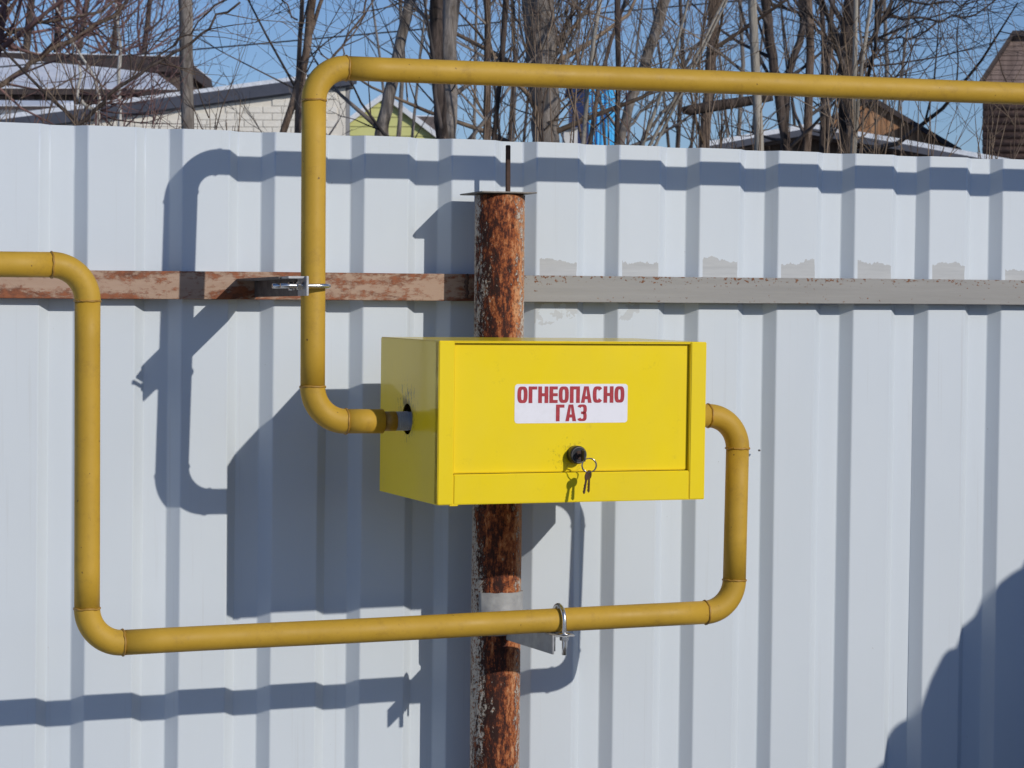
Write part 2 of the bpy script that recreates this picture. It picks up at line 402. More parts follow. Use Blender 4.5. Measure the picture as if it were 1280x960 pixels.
def sheet(i0, i1, off, seed):
    prof = profile(i0, i1, off)
    mb = MB(); rows = 26; z0, z1 = 0.06, EYE+FZ_TOP
    th = 0.0007; n = len(prof)
    for side in (0, 1):
        for k in range(rows):
            for (x, y) in prof:
                z = z0 + (z1-0.0054*(x-1.35)-z0)*k/(rows-1)
                dy = 0.0011*mnoise.noise(Vector((x*5+seed*3, z*2.2, 0.3)))
                mb.v.append(Vector((x + FZ_LEAN*(0.3-(z-EYE)), y + dy + side*th, z)))
    for side in (0, 1):
        b0 = side*rows*n
        for k in range(rows-1):
            for i in range(n-1):
                a = b0+k*n+i; q = (a, a+1, a+n+1, a+n)
                wide = abs(prof[i+1][0]-prof[i][0])+abs(prof[i+1][1]-prof[i][1]) > 0.004
                mb.face(q if side == 0 else q[::-1], not wide)
    R = rows*n
    for i in range(n-1):
        a = (rows-1)*n+i; mb.face((a, a+1, a+1+R, a+R)); a = i; mb.face((a+1, a, a+R, a+1+R))
    for k in range(rows-1):
        a = k*n; mb.face((a, a+n, a+n+R, a+R)); a = k*n+n-1; mb.face((a+n, a, a+R, a+n+R))
    o = mb.build('corrugated_sheet', M['fence'])
    keep(o, fence)
    return o
# eight-rib sheets lapped by one rib; one lap falls right of the box, another left of the long pipe
for j, i0 in enumerate((-30, -22, -14, -6, 2, 10, 18, 26)):
    sheet(i0, i0+8, -0.0008*(j % 2), j*1.7)

def rail(x0, x1, zc, y0, y1, h, mat, z_end=None):
    c = Vector(((x0+x1)/2, (y0+y1)/2, zc))
    mb = MB(); L = (x1-x0)/2; D = (y1-y0)/2
    n = 40
    # rounded rectangular tube, slightly uneven
    ring = []
    r = 0.0009
    for cx, cz, a in ((D-r, h/2-r, 0), (-D+r, h/2-r, 90), (-D+r, -h/2+r, 180), (D-r, -h/2+r, 270)):
        for q in (0, 45, 90):
            t = math.radians(a+q); ring.append((cx+r*math.cos(t), cz+r*math.sin(t)))
    for k in range(n+1):
        x = -L+2*L*k/n
        dz = 0.0007*mnoise.noise(Vector((x*3, 0, zc)))
        for (yy, zz) in ring: mb.v.append(Vector((x, yy, zz+dz)))
    m = len(ring)
    for k in range(n):
        for i in range(m):
            j = (i+1) % m; mb.face((k*m+i, k*m+j, (k+1)*m+j, (k+1)*m+i), i % 3 != 2)
    mb.face(range(m)); mb.face(range(n*m, n*m+m))
    o = mb.build('rail', mat); o.location = c; keep(o, fence)
    o.matrix_parent_inverse = fence.matrix_world.inverted()
    return o
PX, PY = 1.2388, -0.0755                      # post axis at eye height
r1 = rail(-3.2, PX-0.008, EYE+0.0435, -0.0215, -0.0015, 0.0405, M['rail_rust']); r1['label'] = 'rusty pinkish rail left of the post'
r2 = rail(PX-0.0035, 5.6, EYE+0.0423, -0.0215, -0.0015, 0.0405, M['rail_grey']); r2['label'] = 'grey painted rail with rust specks right of the post'
r3 = rail(-3.2, PX-0.008, 0.42, -0.0215, -0.0015, 0.0405, M['rail_rust'])
r4 = rail(PX-0.0035, 5.6, 0.42, -0.0215, -0.0015, 0.0405, M['rail_grey'])

# ragged weld runs where the rails meet the post
for (xw, yw, zs) in ((PX-0.0345, -0.0560, (0.027, 0.062)), (PX+0.0330, -0.0560, (0.027, 0.061))):
    rr = random.Random(int(xw*1000)); pts = []; rad = []
    for k in range(15):
        pts.append((xw+rr.gauss(0, 0.0006), -0.0300+rr.gauss(0, 0.0008), EYE+zs[0]+(zs[1]-zs[0])*k/14)); rad.append(0.0028+rr.uniform(-0.0008, 0.0012))
    mb = MB(); mb.tube(pts, rad, 8); keep(mb.build('weld_bead', M['darksteel']), fence)
# small rivets
def rivet(x, z, y=-0.0015):
    mb = MB(); mb.tube([(x, y+0.003, z), (x, y-0.0005, z), (x, y-0.0022, z)], [0.0016, 0.0016, 0.0008], 10)
    keep(mb.build('rivet', M['oldsteel']), fence)
for (x, y) in ((949, 563),):
    p = px(x, y, 1); t = (0-CAM.y)/(p.y-CAM.y); q = CAM+(p-CAM)*t; rivet(q.x, q.z)

# ------------------------------------------------------------------ post
post = empty('fence_post', 'round rusty steel post with flaking pale paint, rising behind the yellow box', 'post', (1.2300, PY, 0))
def post_build():
    mb = MB(); n = 72; rows = 60; z0, z1 = -0.35, EYE+0.1795
    R = 0.0371
    for k in range(rows):
        z = z0+(z1-z0)*k/(rows-1)
        cx = 0.0073*(z-EYE)
        for i in range(n):
            a = 2*math.pi*i/n
            r = R + 0.0004*mnoise.noise(Vector((math.cos(a)*3, math.sin(a)*3, z*9)))
            mb.v.append(Vector((cx+r*math.cos(a), r*math.sin(a), z)))
    for k in range(rows-1):
        for i in range(n):
            j = (i+1) % n; mb.face((k*n+i, k*n+j, (k+1)*n+j, (k+1)*n+i), True)
    mb.face(range((rows-1)*n, rows*n)); mb.face(range(n))
    o = mb.build('post_tube', M['post']); o.location = (PX-1.2300, 0, 0); o.parent = post
post_build()
mb = MB(); mb.box((1.196, -0.118, EYE+0.1815), (1.283, -0.020, EYE+0.1836)); keep(mb.build('top_plate', M['oldsteel'], bevel=0.0006), post)
mb = MB(); mb.tube([(1.2400, -0.078, EYE+0.1795+0.001*0), (1.2400, -0.078, EYE+0.1815)], 0.034, 40); keep(mb.build('weld_seam', M['darksteel']), post)
# short steel strip standing on the plate
mb = MB(); mb.box((1.2560, -0.060, EYE+0.1833), (1.2626, -0.055, EYE+0.256)); keep(mb.build('upright_rod', M['darksteel'], bevel=0.0008), post)

# ------------------------------------------------------------------ pipes
PR = 0.0168; YP = -0.265; ER = 0.047
def pipe_run(root, corners, name_first='pipe_section'):
    """straight sections, 90 degree elbows and weld beads as separate parts"""
    P = [Vector(c) for c in corners]
    cuts = []
    for i in range(1, len(P)-1):
        a = (P[i-1]-P[i]).normalized(); b = (P[i+1]-P[i]).normalized()
        th = a.angle(b); t = ER/math.tan(th/2)
        p0 = P[i]+a*t; p1 = P[i]+b*t
        c = P[i]+(a+b).normalized()*(ER/math.sin(th/2))
        cuts.append((p0, p1))
        arc = []
        u = (p0-c); v = (p1-c); w_ = u.angle(v)
        for k in range(19):
            s = k/18
            arc.append(c + (u*math.sin((1-s)*w_) + v*math.sin(s*w_))/math.sin(w_))
        mb = MB(); mb.tube(arc, [PR+0.0004]*19, 40, cap=False); keep(mb.build('elbow', M['pipe']), root)
        for q, d in ((p0, a), (p1, b)):
            mb = MB(); nn = 40; ax = d.normalized(); u1 = ax.orthogonal().normalized(); v1 = ax.cross(u1)
            pts = []
            for k in range(nn+1):
                an = 2*math.pi*k/nn
                R = PR+0.0001+0.0006*mnoise.noise(Vector((math.cos(an)*4, math.sin(an)*4, q.x*31+q.z*17)))
                wob = 0.0013*mnoise.noise(Vector((math.cos(an)*3+9, math.sin(an)*3, q.x*31)))
                pts.append(q+(u1*math.cos(an)+v1*math.sin(an))*R+ax*wob)
            mb.tube(pts, 0.0016, 8, cap=False); keep(mb.build('weld_bead', M['weld']), root)
    ends = [P[0]] + [p for c in cuts for p in c] + [P[-1]]
    for k in range(0, len(ends), 2):
        a, b = ends[k], ends[k+1]; m = max(2, int((b-a).length/0.05))
        pts = [a.lerp(b, j/m) for j in range(m+1)]
        if 0 < k < len(ends)-2 or True:
            for j in range(1, m): pts[j] = pts[j] + Vector((0, 0, 0.0006*mnoise.noise(pts[j]*3))) 
        mb = MB(); mb.tube(pts, PR, 40); keep(mb.build('pipe_section', M['pipe']), root)

pu = empty('gas_pipe', 'ochre gas pipe crossing above the fence top, then dropping into the cabinet left side', 'pipe', (0.8975, YP, 0))
pipe_run(pu, [(4.2, -0.245, EYE+0.3522), (0.9049, -0.245, EYE+0.3404), (0.8975, YP, EYE-0.1440), (0.9975, YP, EYE-0.1452)])
mb = MB(); mb.tube([(0.9975, YP, EYE-0.1452), (1.016, YP, EYE-0.1452)], 0.0136, 32); keep(mb.build('shaded_pipe', M['weld']), pu)  # darker ochre stands in for the cabinet's shade on this pipe length
mb = MB(); mb.tube([(1.016, YP, EYE-0.1452), (1.09, YP, EYE-0.1452)], 0.0128, 32)
for k in range(6): mb.torus((1.018+k*0.003, YP, EYE-0.1452), (1, 0, 0), 0.0128, 0.0008, 24, 6)
keep(mb.build('bare_pipe_end', M['greypaint']), pu)
pl_ = empty('gas_pipe', 'ochre gas pipe looping from the left edge under the cabinet into its right side', 'pipe', (1.54, YP, 0))
pipe_run(pl_, [(-2.4, -0.268, EYE+0.0675), (0.5897, -0.268, EYE+0.0657), (0.5872, -0.272, EYE-0.4348), (1.5328, -0.272, EYE-0.4287), (1.5410, -0.267, EYE-0.1436), (1.40, YP, EYE-0.1425)])

# ------------------------------------------------------------------ gas box
BW, BH, BD = 0.3988, 0.2206, 0.2413
ba, bc, bp = -0.0054, 0.0221, 0.0128
Rz = Matrix(((math.cos(bc), -math.sin(bc), 0), (math.sin(bc), math.cos(bc), 0), (0, 0, 1)))
Rx = Matrix(((1, 0, 0), (0, math.cos(bp), -math.sin(bp)), (0, math.sin(bp), math.cos(bp))))
Ry = Matrix(((math.cos(ba), 0, -math.sin(ba)), (0, 1, 0), (math.sin(ba), 0, math.cos(ba))))
gas = empty('gas_cabinet', 'bright yellow steel gas cabinet with a locked door and red lettered warning sticker', 'gas cabinet')
gas.matrix_world = Matrix.Translation((1.0374, -0.3895, EYE-0.0327)) @ (Rz @ Rx @ Ry).to_4x4()
bpy.context.view_layer.update()
BINV = gas.matrix_world.inverted()
T = 0.0015
# local frame: x right 0..BW, y into 0..BD, z down 0..-BH
mb = MB()
mb.box((0.0005, 0.001, -T), (BW-0.0005, BD, 0)); keep_o = mb.build('top_panel', M['box'], gas, bevel=0.0006)
mb = MB(); mb.box((T, 0.001, -BH), (BW-T, BD-T, -BH+T)); mb.build('bottom_panel', M['box'], gas, bevel=0.0004)
mb = MB(); mb.box((T, BD-T, -BH+T), (BW-T, BD, -T)); mb.build('back_panel', M['box'], gas)
mb = MB(); mb.box((BW-T, 0.001, -BH), (BW, BD, -T)); mb.build('right_panel', M['box'], gas, bevel=0.0006)
# left panel with a round pipe hole
hole_c = BINV @ Vector((1.036, YP, EYE-0.1452))
def side_panel():
    mb = MB(); n = 48; cy, cz, r = hole_c.y+0.002, hole_c.z+0.0025, 0.0215
    y0, y1, z0, z1 = 0.001, BD-T, -BH, -T
    for x in (0.0, T):
        for k in range(n):
            a = 2*math.pi*(k+0.5)/n; mb.v.append(Vector((x, cy+r*math.cos(a), cz+r*math.sin(a))))
        for k in range(n):
            a = 2*math.pi*(k+0.5)/n; c, s = math.cos(a), math.sin(a)
            tx = ((y1-cy)/c if c > 0 else (y0-cy)/c) if abs(c) > 1e-6 else 1e9
            tz = ((z1-cz)/s if s > 0 else (z0-cz)/s) if abs(s) > 1e-6 else 1e9
            t = min(tx, tz); mb.v.append(Vector((x, cy+t*c, cz+t*s)))
        # corners
        for c in ((y1, z1), (y0, z1), (y0, z0), (y1, z0)): mb.v.append(Vector((x, *c)))
    S = 2*n+4
    for sd in (0, 1):
        b = sd*S
        for k in range(n):
            l = (k+1) % n
            a_, b_ = mb.v[b+n+k], mb.v[b+n+l]
            q = [b+k, b+l, b+n+l]
            if abs(a_.y-b_.y) > 1e-6 and abs(a_.z-b_.z) > 1e-6:
                ci = min(range(4), key=lambda c: (mb.v[b+2*n+c]-a_).length+(mb.v[b+2*n+c]-b_).length)
                q.append(b+2*n+ci)
            q.append(b+n+k); mb.face(q)
    for k in range(n):
        l = (k+1) % n; mb.face((k, l, S+l, S+k), True)
    return mb
side_panel().build('left_panel', M['box'], gas)
# front frame: stiles and bottom rail folded from sheet, proud of the door
FT = 0.0135; DY = 0.0075
mb = MB(); mb.box((0, 0, -BH), (0.0228, FT, 0)); mb.build('left_stile', M['box'], gas, bevel=0.0012, seg=3)
mb = MB(); mb.box((BW-0.0240, 0, -BH), (BW, FT, 0)); mb.build('right_stile', M['box'], gas, bevel=0.0012, seg=3)
mb = MB(); mb.box((0.0231, 0.0004, -BH), (BW-0.0243, FT, -0.1798)); mb.build('bottom_stile', M['box'], gas, bevel=0.0012, seg=3)
mb = MB(); mb.box((0.0231, 0.0016, -0.0032), (BW-0.0243, 0.0135, -0.0016)); mb.build('lintel', M['box'], gas, bevel=0.0005)
door = MB(); door.box((0.0242, DY, -0.1790), (BW-0.0243, DY+0.0028, -0.0038))
door = door.build('door', M['box'], gas, bevel=0.0012, seg=3)
# bottom-left lip hanging under the case
mb = MB(); mb.box((0.018, 0.001, -BH-0.0018), (0.030, 0.006, -BH+0.0005)); mb.build('case_lip', M['box'], gas, bevel=0.0005)
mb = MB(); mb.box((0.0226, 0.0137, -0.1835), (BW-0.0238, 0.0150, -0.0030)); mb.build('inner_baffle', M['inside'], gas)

# sticker with its corners in door-local coordinates
def on_door(x, y):
    """pixel to the door plane, cabinet coordinates"""
    o = BINV @ CAM; d = (BINV.to_3x3() @ (px(x, y, 1)-CAM)); t = (DY-o.y)/d.y; return o+d*t
s0, s1, s2, s3 = [on_door(*p) for p in ((643.3, 480), (784.3, 480), (784.3, 528.5), (643.3, 528.8))]
sx0, sx1, sz1, sz0 = (s0.x+s3.x)/2, (s1.x+s2.x)/2, (s0.z+s1.z)/2, (s2.z+s3.z)/2
def rounded(x0, x1, z0, z1, r, y, n=6):
    pts = []
    for cx, cz, a in ((x1-r, z1-r, 0), (x0+r, z1-r, 90), (x0+r, z0+r, 180), (x1-r, z0+r, 270)):
        for q in range(n+1):
            t = math.radians(a+90*q/n); pts.append(Vector((cx+r*math.cos(t), y, cz+r*math.sin(t))))
    return pts
yS = DY-0.0002
mb = MB(); mb.prism(rounded(sx0, sx1, sz0, sz1, 0.0045, yS+0.00025), (0, -0.00030, 0))
sticker = mb.build('warning_sticker', M['sticker'], gas)
yL = yS-0.00035
def letters(mb, text, x0, x1, zb, zt, gap=0.11):
    """condensed heavy capitals cut as flat prisms"""
    wd = {'О': 1, 'Г': 0.84, 'Н': 1.0, 'Е': 0.82, 'П': 1.0, 'А': 1.08, 'С': 0.98, 'З': 0.95}
    tot = sum(wd[c] for c in text)+gap*(len(text)-1); u = (x1-x0)/tot; H = zt-zb; x = x0
    s = 0.37*u; hb = 0.185*H                   # stem width, bar height
    k = [0]
    def poly(pts):
        k[0] += 1; dy = -k[0]*0.000004
        mb.prism([Vector((p[0], yL+dy, p[1])) for p in pts], (0, 0.00012, 0))
    def rect(a, b, c, d): poly([(a, c), (b, c), (b, d), (a, d)])
    def ring(a, b, c, d, s, hb, a0=0.0, a1=360.0, n=28):
        # squared oval ring
        cx, cz, rx, rz = (a+b)/2, (c+d)/2, (b-a)/2, (d-c)/2
        def pt(t, sx, sz):
            C_, S_ = math.cos(t), math.sin(t); e = 0.55
            return (cx+sx*math.copysign(abs(C_)**e, C_), cz+sz*math.copysign(abs(S_)**0.75, S_))
        for i in range(n):
            t0 = math.radians(a0+(a1-a0)*i/n); t1 = math.radians(a0+(a1-a0)*(i+1)/n)
            k[0] -= 1
            poly([pt(t0, rx, rz), pt(t1, rx, rz), pt(t1, rx-s, rz-hb), pt(t0, rx-s, rz-hb)])
    for ch in text:
        W = wd[ch]*u; a, b = x, x+W
        if ch == 'О': ring(a, b, zb, zt, s, hb)
        elif ch == 'С': ring(a, b, zb, zt, s, hb, 38, 322)
        elif ch == 'Г': rect(a, a+s, zb, zt); rect(a+s, b, zt-hb, zt)
        elif ch == 'Н': rect(a, a+s, zb, zt); rect(b-s, b, zb, zt); rect(a+s, b-s, (zb+zt)/2-hb/2, (zb+zt)/2+hb/2)
        elif ch == 'П': rect(a, a+s, zb, zt); rect(b-s, b, zb, zt); rect(a+s, b-s, zt-hb, zt)
        elif ch == 'Е':
            rect(a, a+s, zb, zt)
            for q in (zb, (zb+zt)/2-hb/2, zt-hb): rect(a+s, b, q, q+hb)
        elif ch == 'А':
            c = (a+b)/2
            poly([(a, zb), (a+s, zb), (c+0.02*u, zt), (c-s*0.62, zt)]); poly([(b-s, zb), (b, zb), (c+s*0.62, zt), (c-0.02*u, zt)])
            rect(a+W*0.28, b-W*0.28, zb+0.22*H, zb+0.22*H+hb)
        elif ch == 'З':
            m = (zb+zt)/2
            ring(a, b, m-hb*0.42, zt, s*0.9, hb*0.78, -88, 155, 18); ring(a, b, zb, m+hb*0.42, s*0.9, hb*0.78, -155, 88, 18)
            rect(a+W*0.40, a+W*0.56, m-hb*0.40, m+hb*0.40)
        x = b+gap*u
mb = MB(); sw = sx1-sx0; sh = sz1-sz0
letters(mb, 'ОГНЕОПАСНО', sx0+0.022*sw, sx1-0.030*sw, sz0+0.515*sh, sz1-0.06*sh)
letters(mb, 'ГАЗ', sx0+0.362*sw, sx0+0.635*sw, sz0+0.045*sh, sz0+0.475*sh)
mb.build('lettering', M['print'], sticker)

# lock
lc = on_door(718.5, 568)
mb = MB(); mb.tube([(lc.x, DY+0.001, lc.z), (lc.x, -0.0050, lc.z), (lc.x, -0.0070, lc.z)], [0.0124, 0.0124, 0.0108], 36)
lock = mb.build('lock', M['blackplastic'], gas, bevel=0.0)
mb = MB(); mb.torus((lc.x, -0.0070, lc.z), (0, 1, 0), 0.0106, 0.0006, 32, 8); mb.build('lock_ring', M['oldsteel'], lock)
mb = MB(); mb.tube([(lc.x, -0.0068, lc.z), (lc.x, -0.0082, lc.z)], [0.0062, 0.0058], 24); mb.build('lock_plug', M['darksteel'], lock)

# key ring hanging from a key in the lock
GW = gas.matrix_world
keys = empty('key_ring', 'split ring with small worn keys hanging from the cabinet lock', 'keys', GW @ Vector((lc.x+0.004, -0.016, lc.z-0.006)))
def kb(mb, name, mat):
    for i, v in enumerate(mb.v): mb.v[i] = GW @ v
    return keep(mb.build(name, mat), keys)
kx, kz = lc.x, lc.z
# key pushed into the plug, bow turned edge-on
mb = MB(); mb.box((kx-0.0011, -0.0165, kz-0.0020), (kx+0.0011, -0.0080, kz+0.0020)); mb.box((kx-0.0010, -0.0270, kz-0.0075), (kx+0.0010, -0.0160, kz+0.0075))
kb(mb, 'inserted_key', M['blackplastic'])
rc = Vector((kx+0.0065, -0.026, kz-0.0130))
mb = MB(); mb.torus(rc, (0.25, 1, 0.1), 0.0098, 0.0007, 30, 6); mb.torus(rc+Vector((0.0004, -0.0014, 0.0004)), (0.3, 1, 0.1), 0.0098, 0.0006, 30, 6)
kb(mb, 'split_ring', M['chrome'])
def key(cx, y, ztop, tilt, wid=0.0048):
    mb = MB(); R = Matrix.Translation((cx, y, ztop)) @ Matrix.Rotation(tilt, 4, 'Y') @ Matrix.Rotation(0.5, 4, 'Z')
    n = 20; pts = []
    for k in range(n):
        a = 2*math.pi*k/n; pts.append(R @ Vector((wid*math.cos(a), 0, -0.006+0.0062*math.sin(a))))
    mb.prism(pts, R.to_3x3() @ Vector((0, 0.0012, 0)))
    sh_ = [(-0.0017, -0.0115), (0.0017, -0.0115), (0.0017, -0.0285), (0, -0.0305), (-0.0017, -0.029), (-0.0030, -0.027), (-0.0017, -0.025), (-0.0028, -0.023), (-0.0017, -0.021), (-0.0027, -0.0185), (-0.0017, -0.017)]
    mb.prism([R @ Vector((a, 0, b)) for a, b in sh_], R.to_3x3() @ Vector((0, 0.0012, 0)))
    return mb
kb(key(kx+0.0080, -0.0255, kz-0.0195, 0.02, 0.0050), 'key', M['brass'])
kb(key(kx+0.0040, -0.0285, kz-0.0215, 0.16, 0.0040), 'key', M['darksteel'])

# ------------------------------------------------------------------ brackets
ub = empty('pipe_bracket', 'short angle iron arm on the rusty rail clamping the vertical pipe with a shiny U-bolt', 'bracket', (0.884, -0.03, EYE+0.04))
zt = EYE+0.0535
mb = MB()
mb.box((0.8790, -0.255, zt-0.0265), (0.8822, -0.022, zt))
mb.box((0.8520, -0.255, zt-0.0032), (0.8788, -0.022, zt-0.0002))
keep(mb.build('angle_arm', M['shaded_armsteel'], bevel=0.0005), ub)  # rear of the arm coloured dark for pipe shade, front end galvanised
mb = MB()
mb.box((0.8790, -0.300, zt-0.0265), (0.8822, -0.2552, zt))
mb.box((0.8560, -0.292, zt-0.0032), (0.8788, -0.2552, zt-0.0002))
keep(mb.build('clamp_plate', M['galv'], bevel=0.0005), ub)
def ubolt(c, axis, open_dir, R, leg, r=0.0034):
    """bent rod round a pipe: half loop plus two legs"""
    c = Vector(c); o = Vector(open_dir).normalized(); s = Vector(axis).normalized().cross(o)
    pts = [c+s*R+o*leg*(1-k/4) for k in range(4)]
    pts += [c+s*R*math.cos(math.pi*k/16)-o*R*math.sin(math.pi*k/16) for k in range(17)]
    pts += [c-s*R+o*leg*(k+1)/4 for k in range(4)]
    mb = MB(); mb.tube(pts, r, 12); return mb, c+s*R, c-s*R, o
def hexnut(p, o, w=0.0062, h=0.0055):
    p = Vector(p); o = Vector(o).normalized(); u = o.orthogonal().normalized(); v = o.cross(u)
    mb = MB(); mb.prism([p+(u*math.cos(math.pi/3*k)+v*math.sin(math.pi/3*k))*w for k in range(6)], o*h); return mb
zu = EYE+0.0405
mb, a, b, o = ubolt((0.8985, YP, zu), (0, 0, 1), (-1, 0, 0), PR+0.0042, 0.052, 0.0032)
keep(mb.build('u_bolt', M['zinc']), ub)
for q in (a, b):
    for dx in (0.0166, 0.0236):
        keep(hexnut(q+Vector((-dx, 0, 0)), (-1, 0, 0)).build('nut', M['zinc'], bevel=0.0005), ub)
    mb = MB(); mb.tube([q+Vector((-0.0134, 0, 0)), q+Vector((-0.0120, 0, 0))], 0.0078, 20)
lb = empty('pipe_bracket', 'grey angle arm on the rusty post holding the lower pipe with a U-bolt', 'bracket', (1.245, PY, EYE-0.45))
zl = EYE-0.4315-PR
mb = MB()
mb.box((1.2410, -0.298, zl-0.0030), (1.2720, -0.110, zl-0.0003))
n0 = len(mb.v)
mb.prism([(1.2380, -0.298, zl-0.0001), (1.2380, -0.298, zl-0.0270), (1.2380, -0.112, zl-0.0300), (1.2380, -0.112, zl-0.0001)], (0.0030, 0, 0))
keep(mb.build('angle_arm', M['greypaint'], bevel=0.0005), lb)
# saddle plate round the front of the post
mb = MB(); n = 16; cx = PX+0.0073*(-0.44)
prev = []
for (rr) in (0.0378, 0.0402):
    for zz in (EYE-0.4085, EYE-0.472):
        for k in range(n+1):
            a = math.radians(-150+137*k/n)
            zz2 = zz + (0.0016*mnoise.noise(Vector((k*0.6, zz*9, 0))))
            mb.v.append(Vector((cx+rr*math.cos(a), PY+rr*math.sin(a), zz2)))
m_ = n+1
for k in range(n):
    i = lambda lay, row, c: (lay*2+row)*m_+c
    mb.face((i(1,0,k), i(1,0,k+1), i(1,1,k+1), i(1,1,k)), True); mb.face((i(0,0,k+1), i(0,0,k), i(0,1,k), i(0,1,k+1)), True)
    mb.face((i(0,0,k), i(0,0,k+1), i(1,0,k+1), i(1,0,k))); mb.face((i(0,1,k+1), i(0,1,k), i(1,1,k), i(1,1,k+1)))
for c in (0, n): mb.face((i(0,0,c), i(1,0,c), i(1,1,c), i(0,1,c)))
keep(mb.build('saddle_plate', M['greypaint']), lb)
mb, a, b, o = ubolt((1.2580, -0.272, EYE-0.4305), (1, 0, 0.0), (0, 0, -1), PR+0.0042, 0.047, 0.0034)
keep(mb.build('u_bolt', M['zinc']), lb)
for q in (a, b):
    qz = Vector((q.x, q.y, zl-0.0031))
    keep(hexnut(qz, (0, 0, -1), 0.0068, 0.0055).build('nut', M['zinc'], bevel=0.0005), lb)
    mb = MB(); mb.tube([Vector((q.x, q.y, zl+0.0001)), Vector((q.x, q.y, zl+0.0014))], 0.0085, 20); keep(mb.build('washer', M['zinc']), lb)

# ------------------------------------------------------------------ unseen heap added to cast the lower right shadow on the fence
def build_shadow_heap():
    # heap ridge line (distance along x from its left toe -> height)
    mb = MB(); nx, ny = 360, 120
    x0, x1, y0, y1 = 1.688, 6.4, -1.75, -0.10
    for j in range(ny+1):
        v = j/ny
        for i in range(nx+1):
            u = i/nx; x = x0+(x1-x0)*u; y = y0+(y1-y0)*v
            xx = x-x0
            prof = 2.36*(1-math.exp(-((xx/0.85)**1.2)))
            prof = min(prof, 1.95) if xx < 1.5 else min(prof, 1.95)*max(0.0, math.cos(math.pi/2*min(1, (xx-1.5)/3.1)))**0.8
            b = math.sin(math.pi*v)**0.62
            prof += 0.048*math.exp(-((v-0.5)/0.06)**2)*abs(math.sin(math.pi*(xx*15.5+0.35*mnoise.noise(Vector((xx*5, 2, 2))))))*min(1, xx*3)  # ridge lumps shaped to scallop the edge of the cast shadow
            h = prof*b + 0.07*mnoise.noise(Vector((x*2.1, y*2.1, 5)))*min(1, xx*2)*b + 0.03*mnoise.noise(Vector((x*6, y*6, 2)))*b + 0.035*abs(mnoise.noise(Vector((x*9, y*9, 8))))*b
            mb.v.append(Vector((x, y, max(h, -0.05) - 0.03)))
    for j in range(ny):
        for i in range(nx):
            a = j*(nx+1)+i; mb.face((a, a+1, a+nx+2, a+nx+1), True)
    o = mb.build('shadow_heap', M['heap_snow']); o['label'] = 'unseen heap of old snow added to cast a shadow on the fence'; o['category'] = 'shadow caster'
build_shadow_heap()

# ------------------------------------------------------------------ buildings
FH = Vector((math.sin(YAW), math.cos(YAW), 0))     # horizontal view direction
RH = Vector((math.cos(YAW), -math.sin(YAW), 0))
def ground_pt(p): return Vector((p.x, p.y, -0.1))
def roof_slab(pts, d, thick, depth, mat, name, root):
    """band along pixel polyline pts (top edge) with a thickness in metres, extruded away from the viewer"""
    top = [px(x, y, d) for x, y in pts]; bot = [p-Vector((0, 0, thick)) for p in top]
    mb = MB()
    for k in range(len(top)-1):
        mb.prism([top[k], top[k+1], bot[k+1], bot[k]], depth)
    return keep(mb.build(name, mat), root)

# cream block building with a mono-pitch roof
D = 30.0
b1 = empty('block_building', 'cream block building with a slate fascia and thin snow on its sloping roof', 'building', ground_pt(px(300, 160, D)))
def fas(x): return 139.5-(x-37)*0.1325            # pixel y of the snow line
K = D/F_PX
wall_x0, wall_x1 = -260, 432
mb = MB()
mb.prism([px(wall_x0, fas(wall_x0)+20, D+0.07), px(wall_x1, fas(wall_x1)+20, D+0.07), ground_pt(px(wall_x1, 200, D+0.07)), ground_pt(px(wall_x0, 200, D+0.07))], (FH*9-RH*3.5))
keep(mb.build('wall', M['mortar']), b1)
# blocks laid on the visible face
bl, bh = 0.235, 0.088
W0 = px(95, 150, D+0.07); Wend = px(432, 150, D+0.07); n_cols = int(((Wend-W0).dot(RH))/bl)
bv = [(0,0,0),(1,0,0),(1,0,1),(0,0,1),(0.03,-1,0.06),(0.97,-1,0.06),(0.97,-1,0.94),(0.03,-1,0.94)]
bf = [(4,5,6,7),(0,1,5,4),(1,2,6,5),(2,3,7,6),(3,0,4,7)]
bme = bpy.data.meshes.new('block'); bme.from_pydata([(a*(bl-0.007), b*0.002, c*(bh-0.006)) for a, b, c in bv], [], bf); bme.materials.append(M['cream'])
bme2 = bme.copy()
cnt = 0
RR = random.Random(3)
facez = lambda x_: px(x_, fas(x_)+21, D+0.07).z
zbase = px(300, 176, D+0.07).z
stuff = MB()
for row in range(14):
    z = zbase+row*bh
    for c in range(-1, n_cols+1):
        off = c*bl+(bl/2 if row % 2 else 0)
        if off < 0 or off+bl > (Wend-W0).dot(RH): continue
        p = W0+RH*off; p = Vector((p.x, p.y, z))
        fx = 95+(off)/K*1.0
        if z+bh > facez(fx)-0.02: continue
        if cnt < 300:
            o = bpy.data.objects.new('block', bme); COL.objects.link(o)
            o.matrix_world = Matrix.Translation(p - FH*RR.uniform(0, 0.003)) @ Matrix.Rotation(-YAW, 4, 'Z')
            keep(o, b1); cnt += 1
roof_slab([(wall_x0-20, fas(wall_x0-20)+5), (446, fas(446)+5)], D-0.05, 0.145, FH*10-RH*3.9, M['fascia'], 'fascia', b1)
roof_slab([(wall_x0-20, fas(wall_x0-20)+19.5), (440, fas(440)+19.5)], D+0.05, 0.03, FH*0.3, M['soffit'], 'soffit', b1)
roof_slab([(wall_x0-20, fas(wall_x0-20)), (130, fas(130)-1), (240, fas(240)), (330, fas(330)), (446, fas(446)+0.2)], D-0.02, 0.062, FH*9.9-RH*3.86, M['snow'], 'roof_snow', b1)
mb = MB(); mb.tube([px(433, 96, D+0.2), px(433, 118, D+0.2), ground_pt(px(433, 200, D+0.2))], 0.045, 12); keep(mb.build('downpipe', M['soffit']), b1)

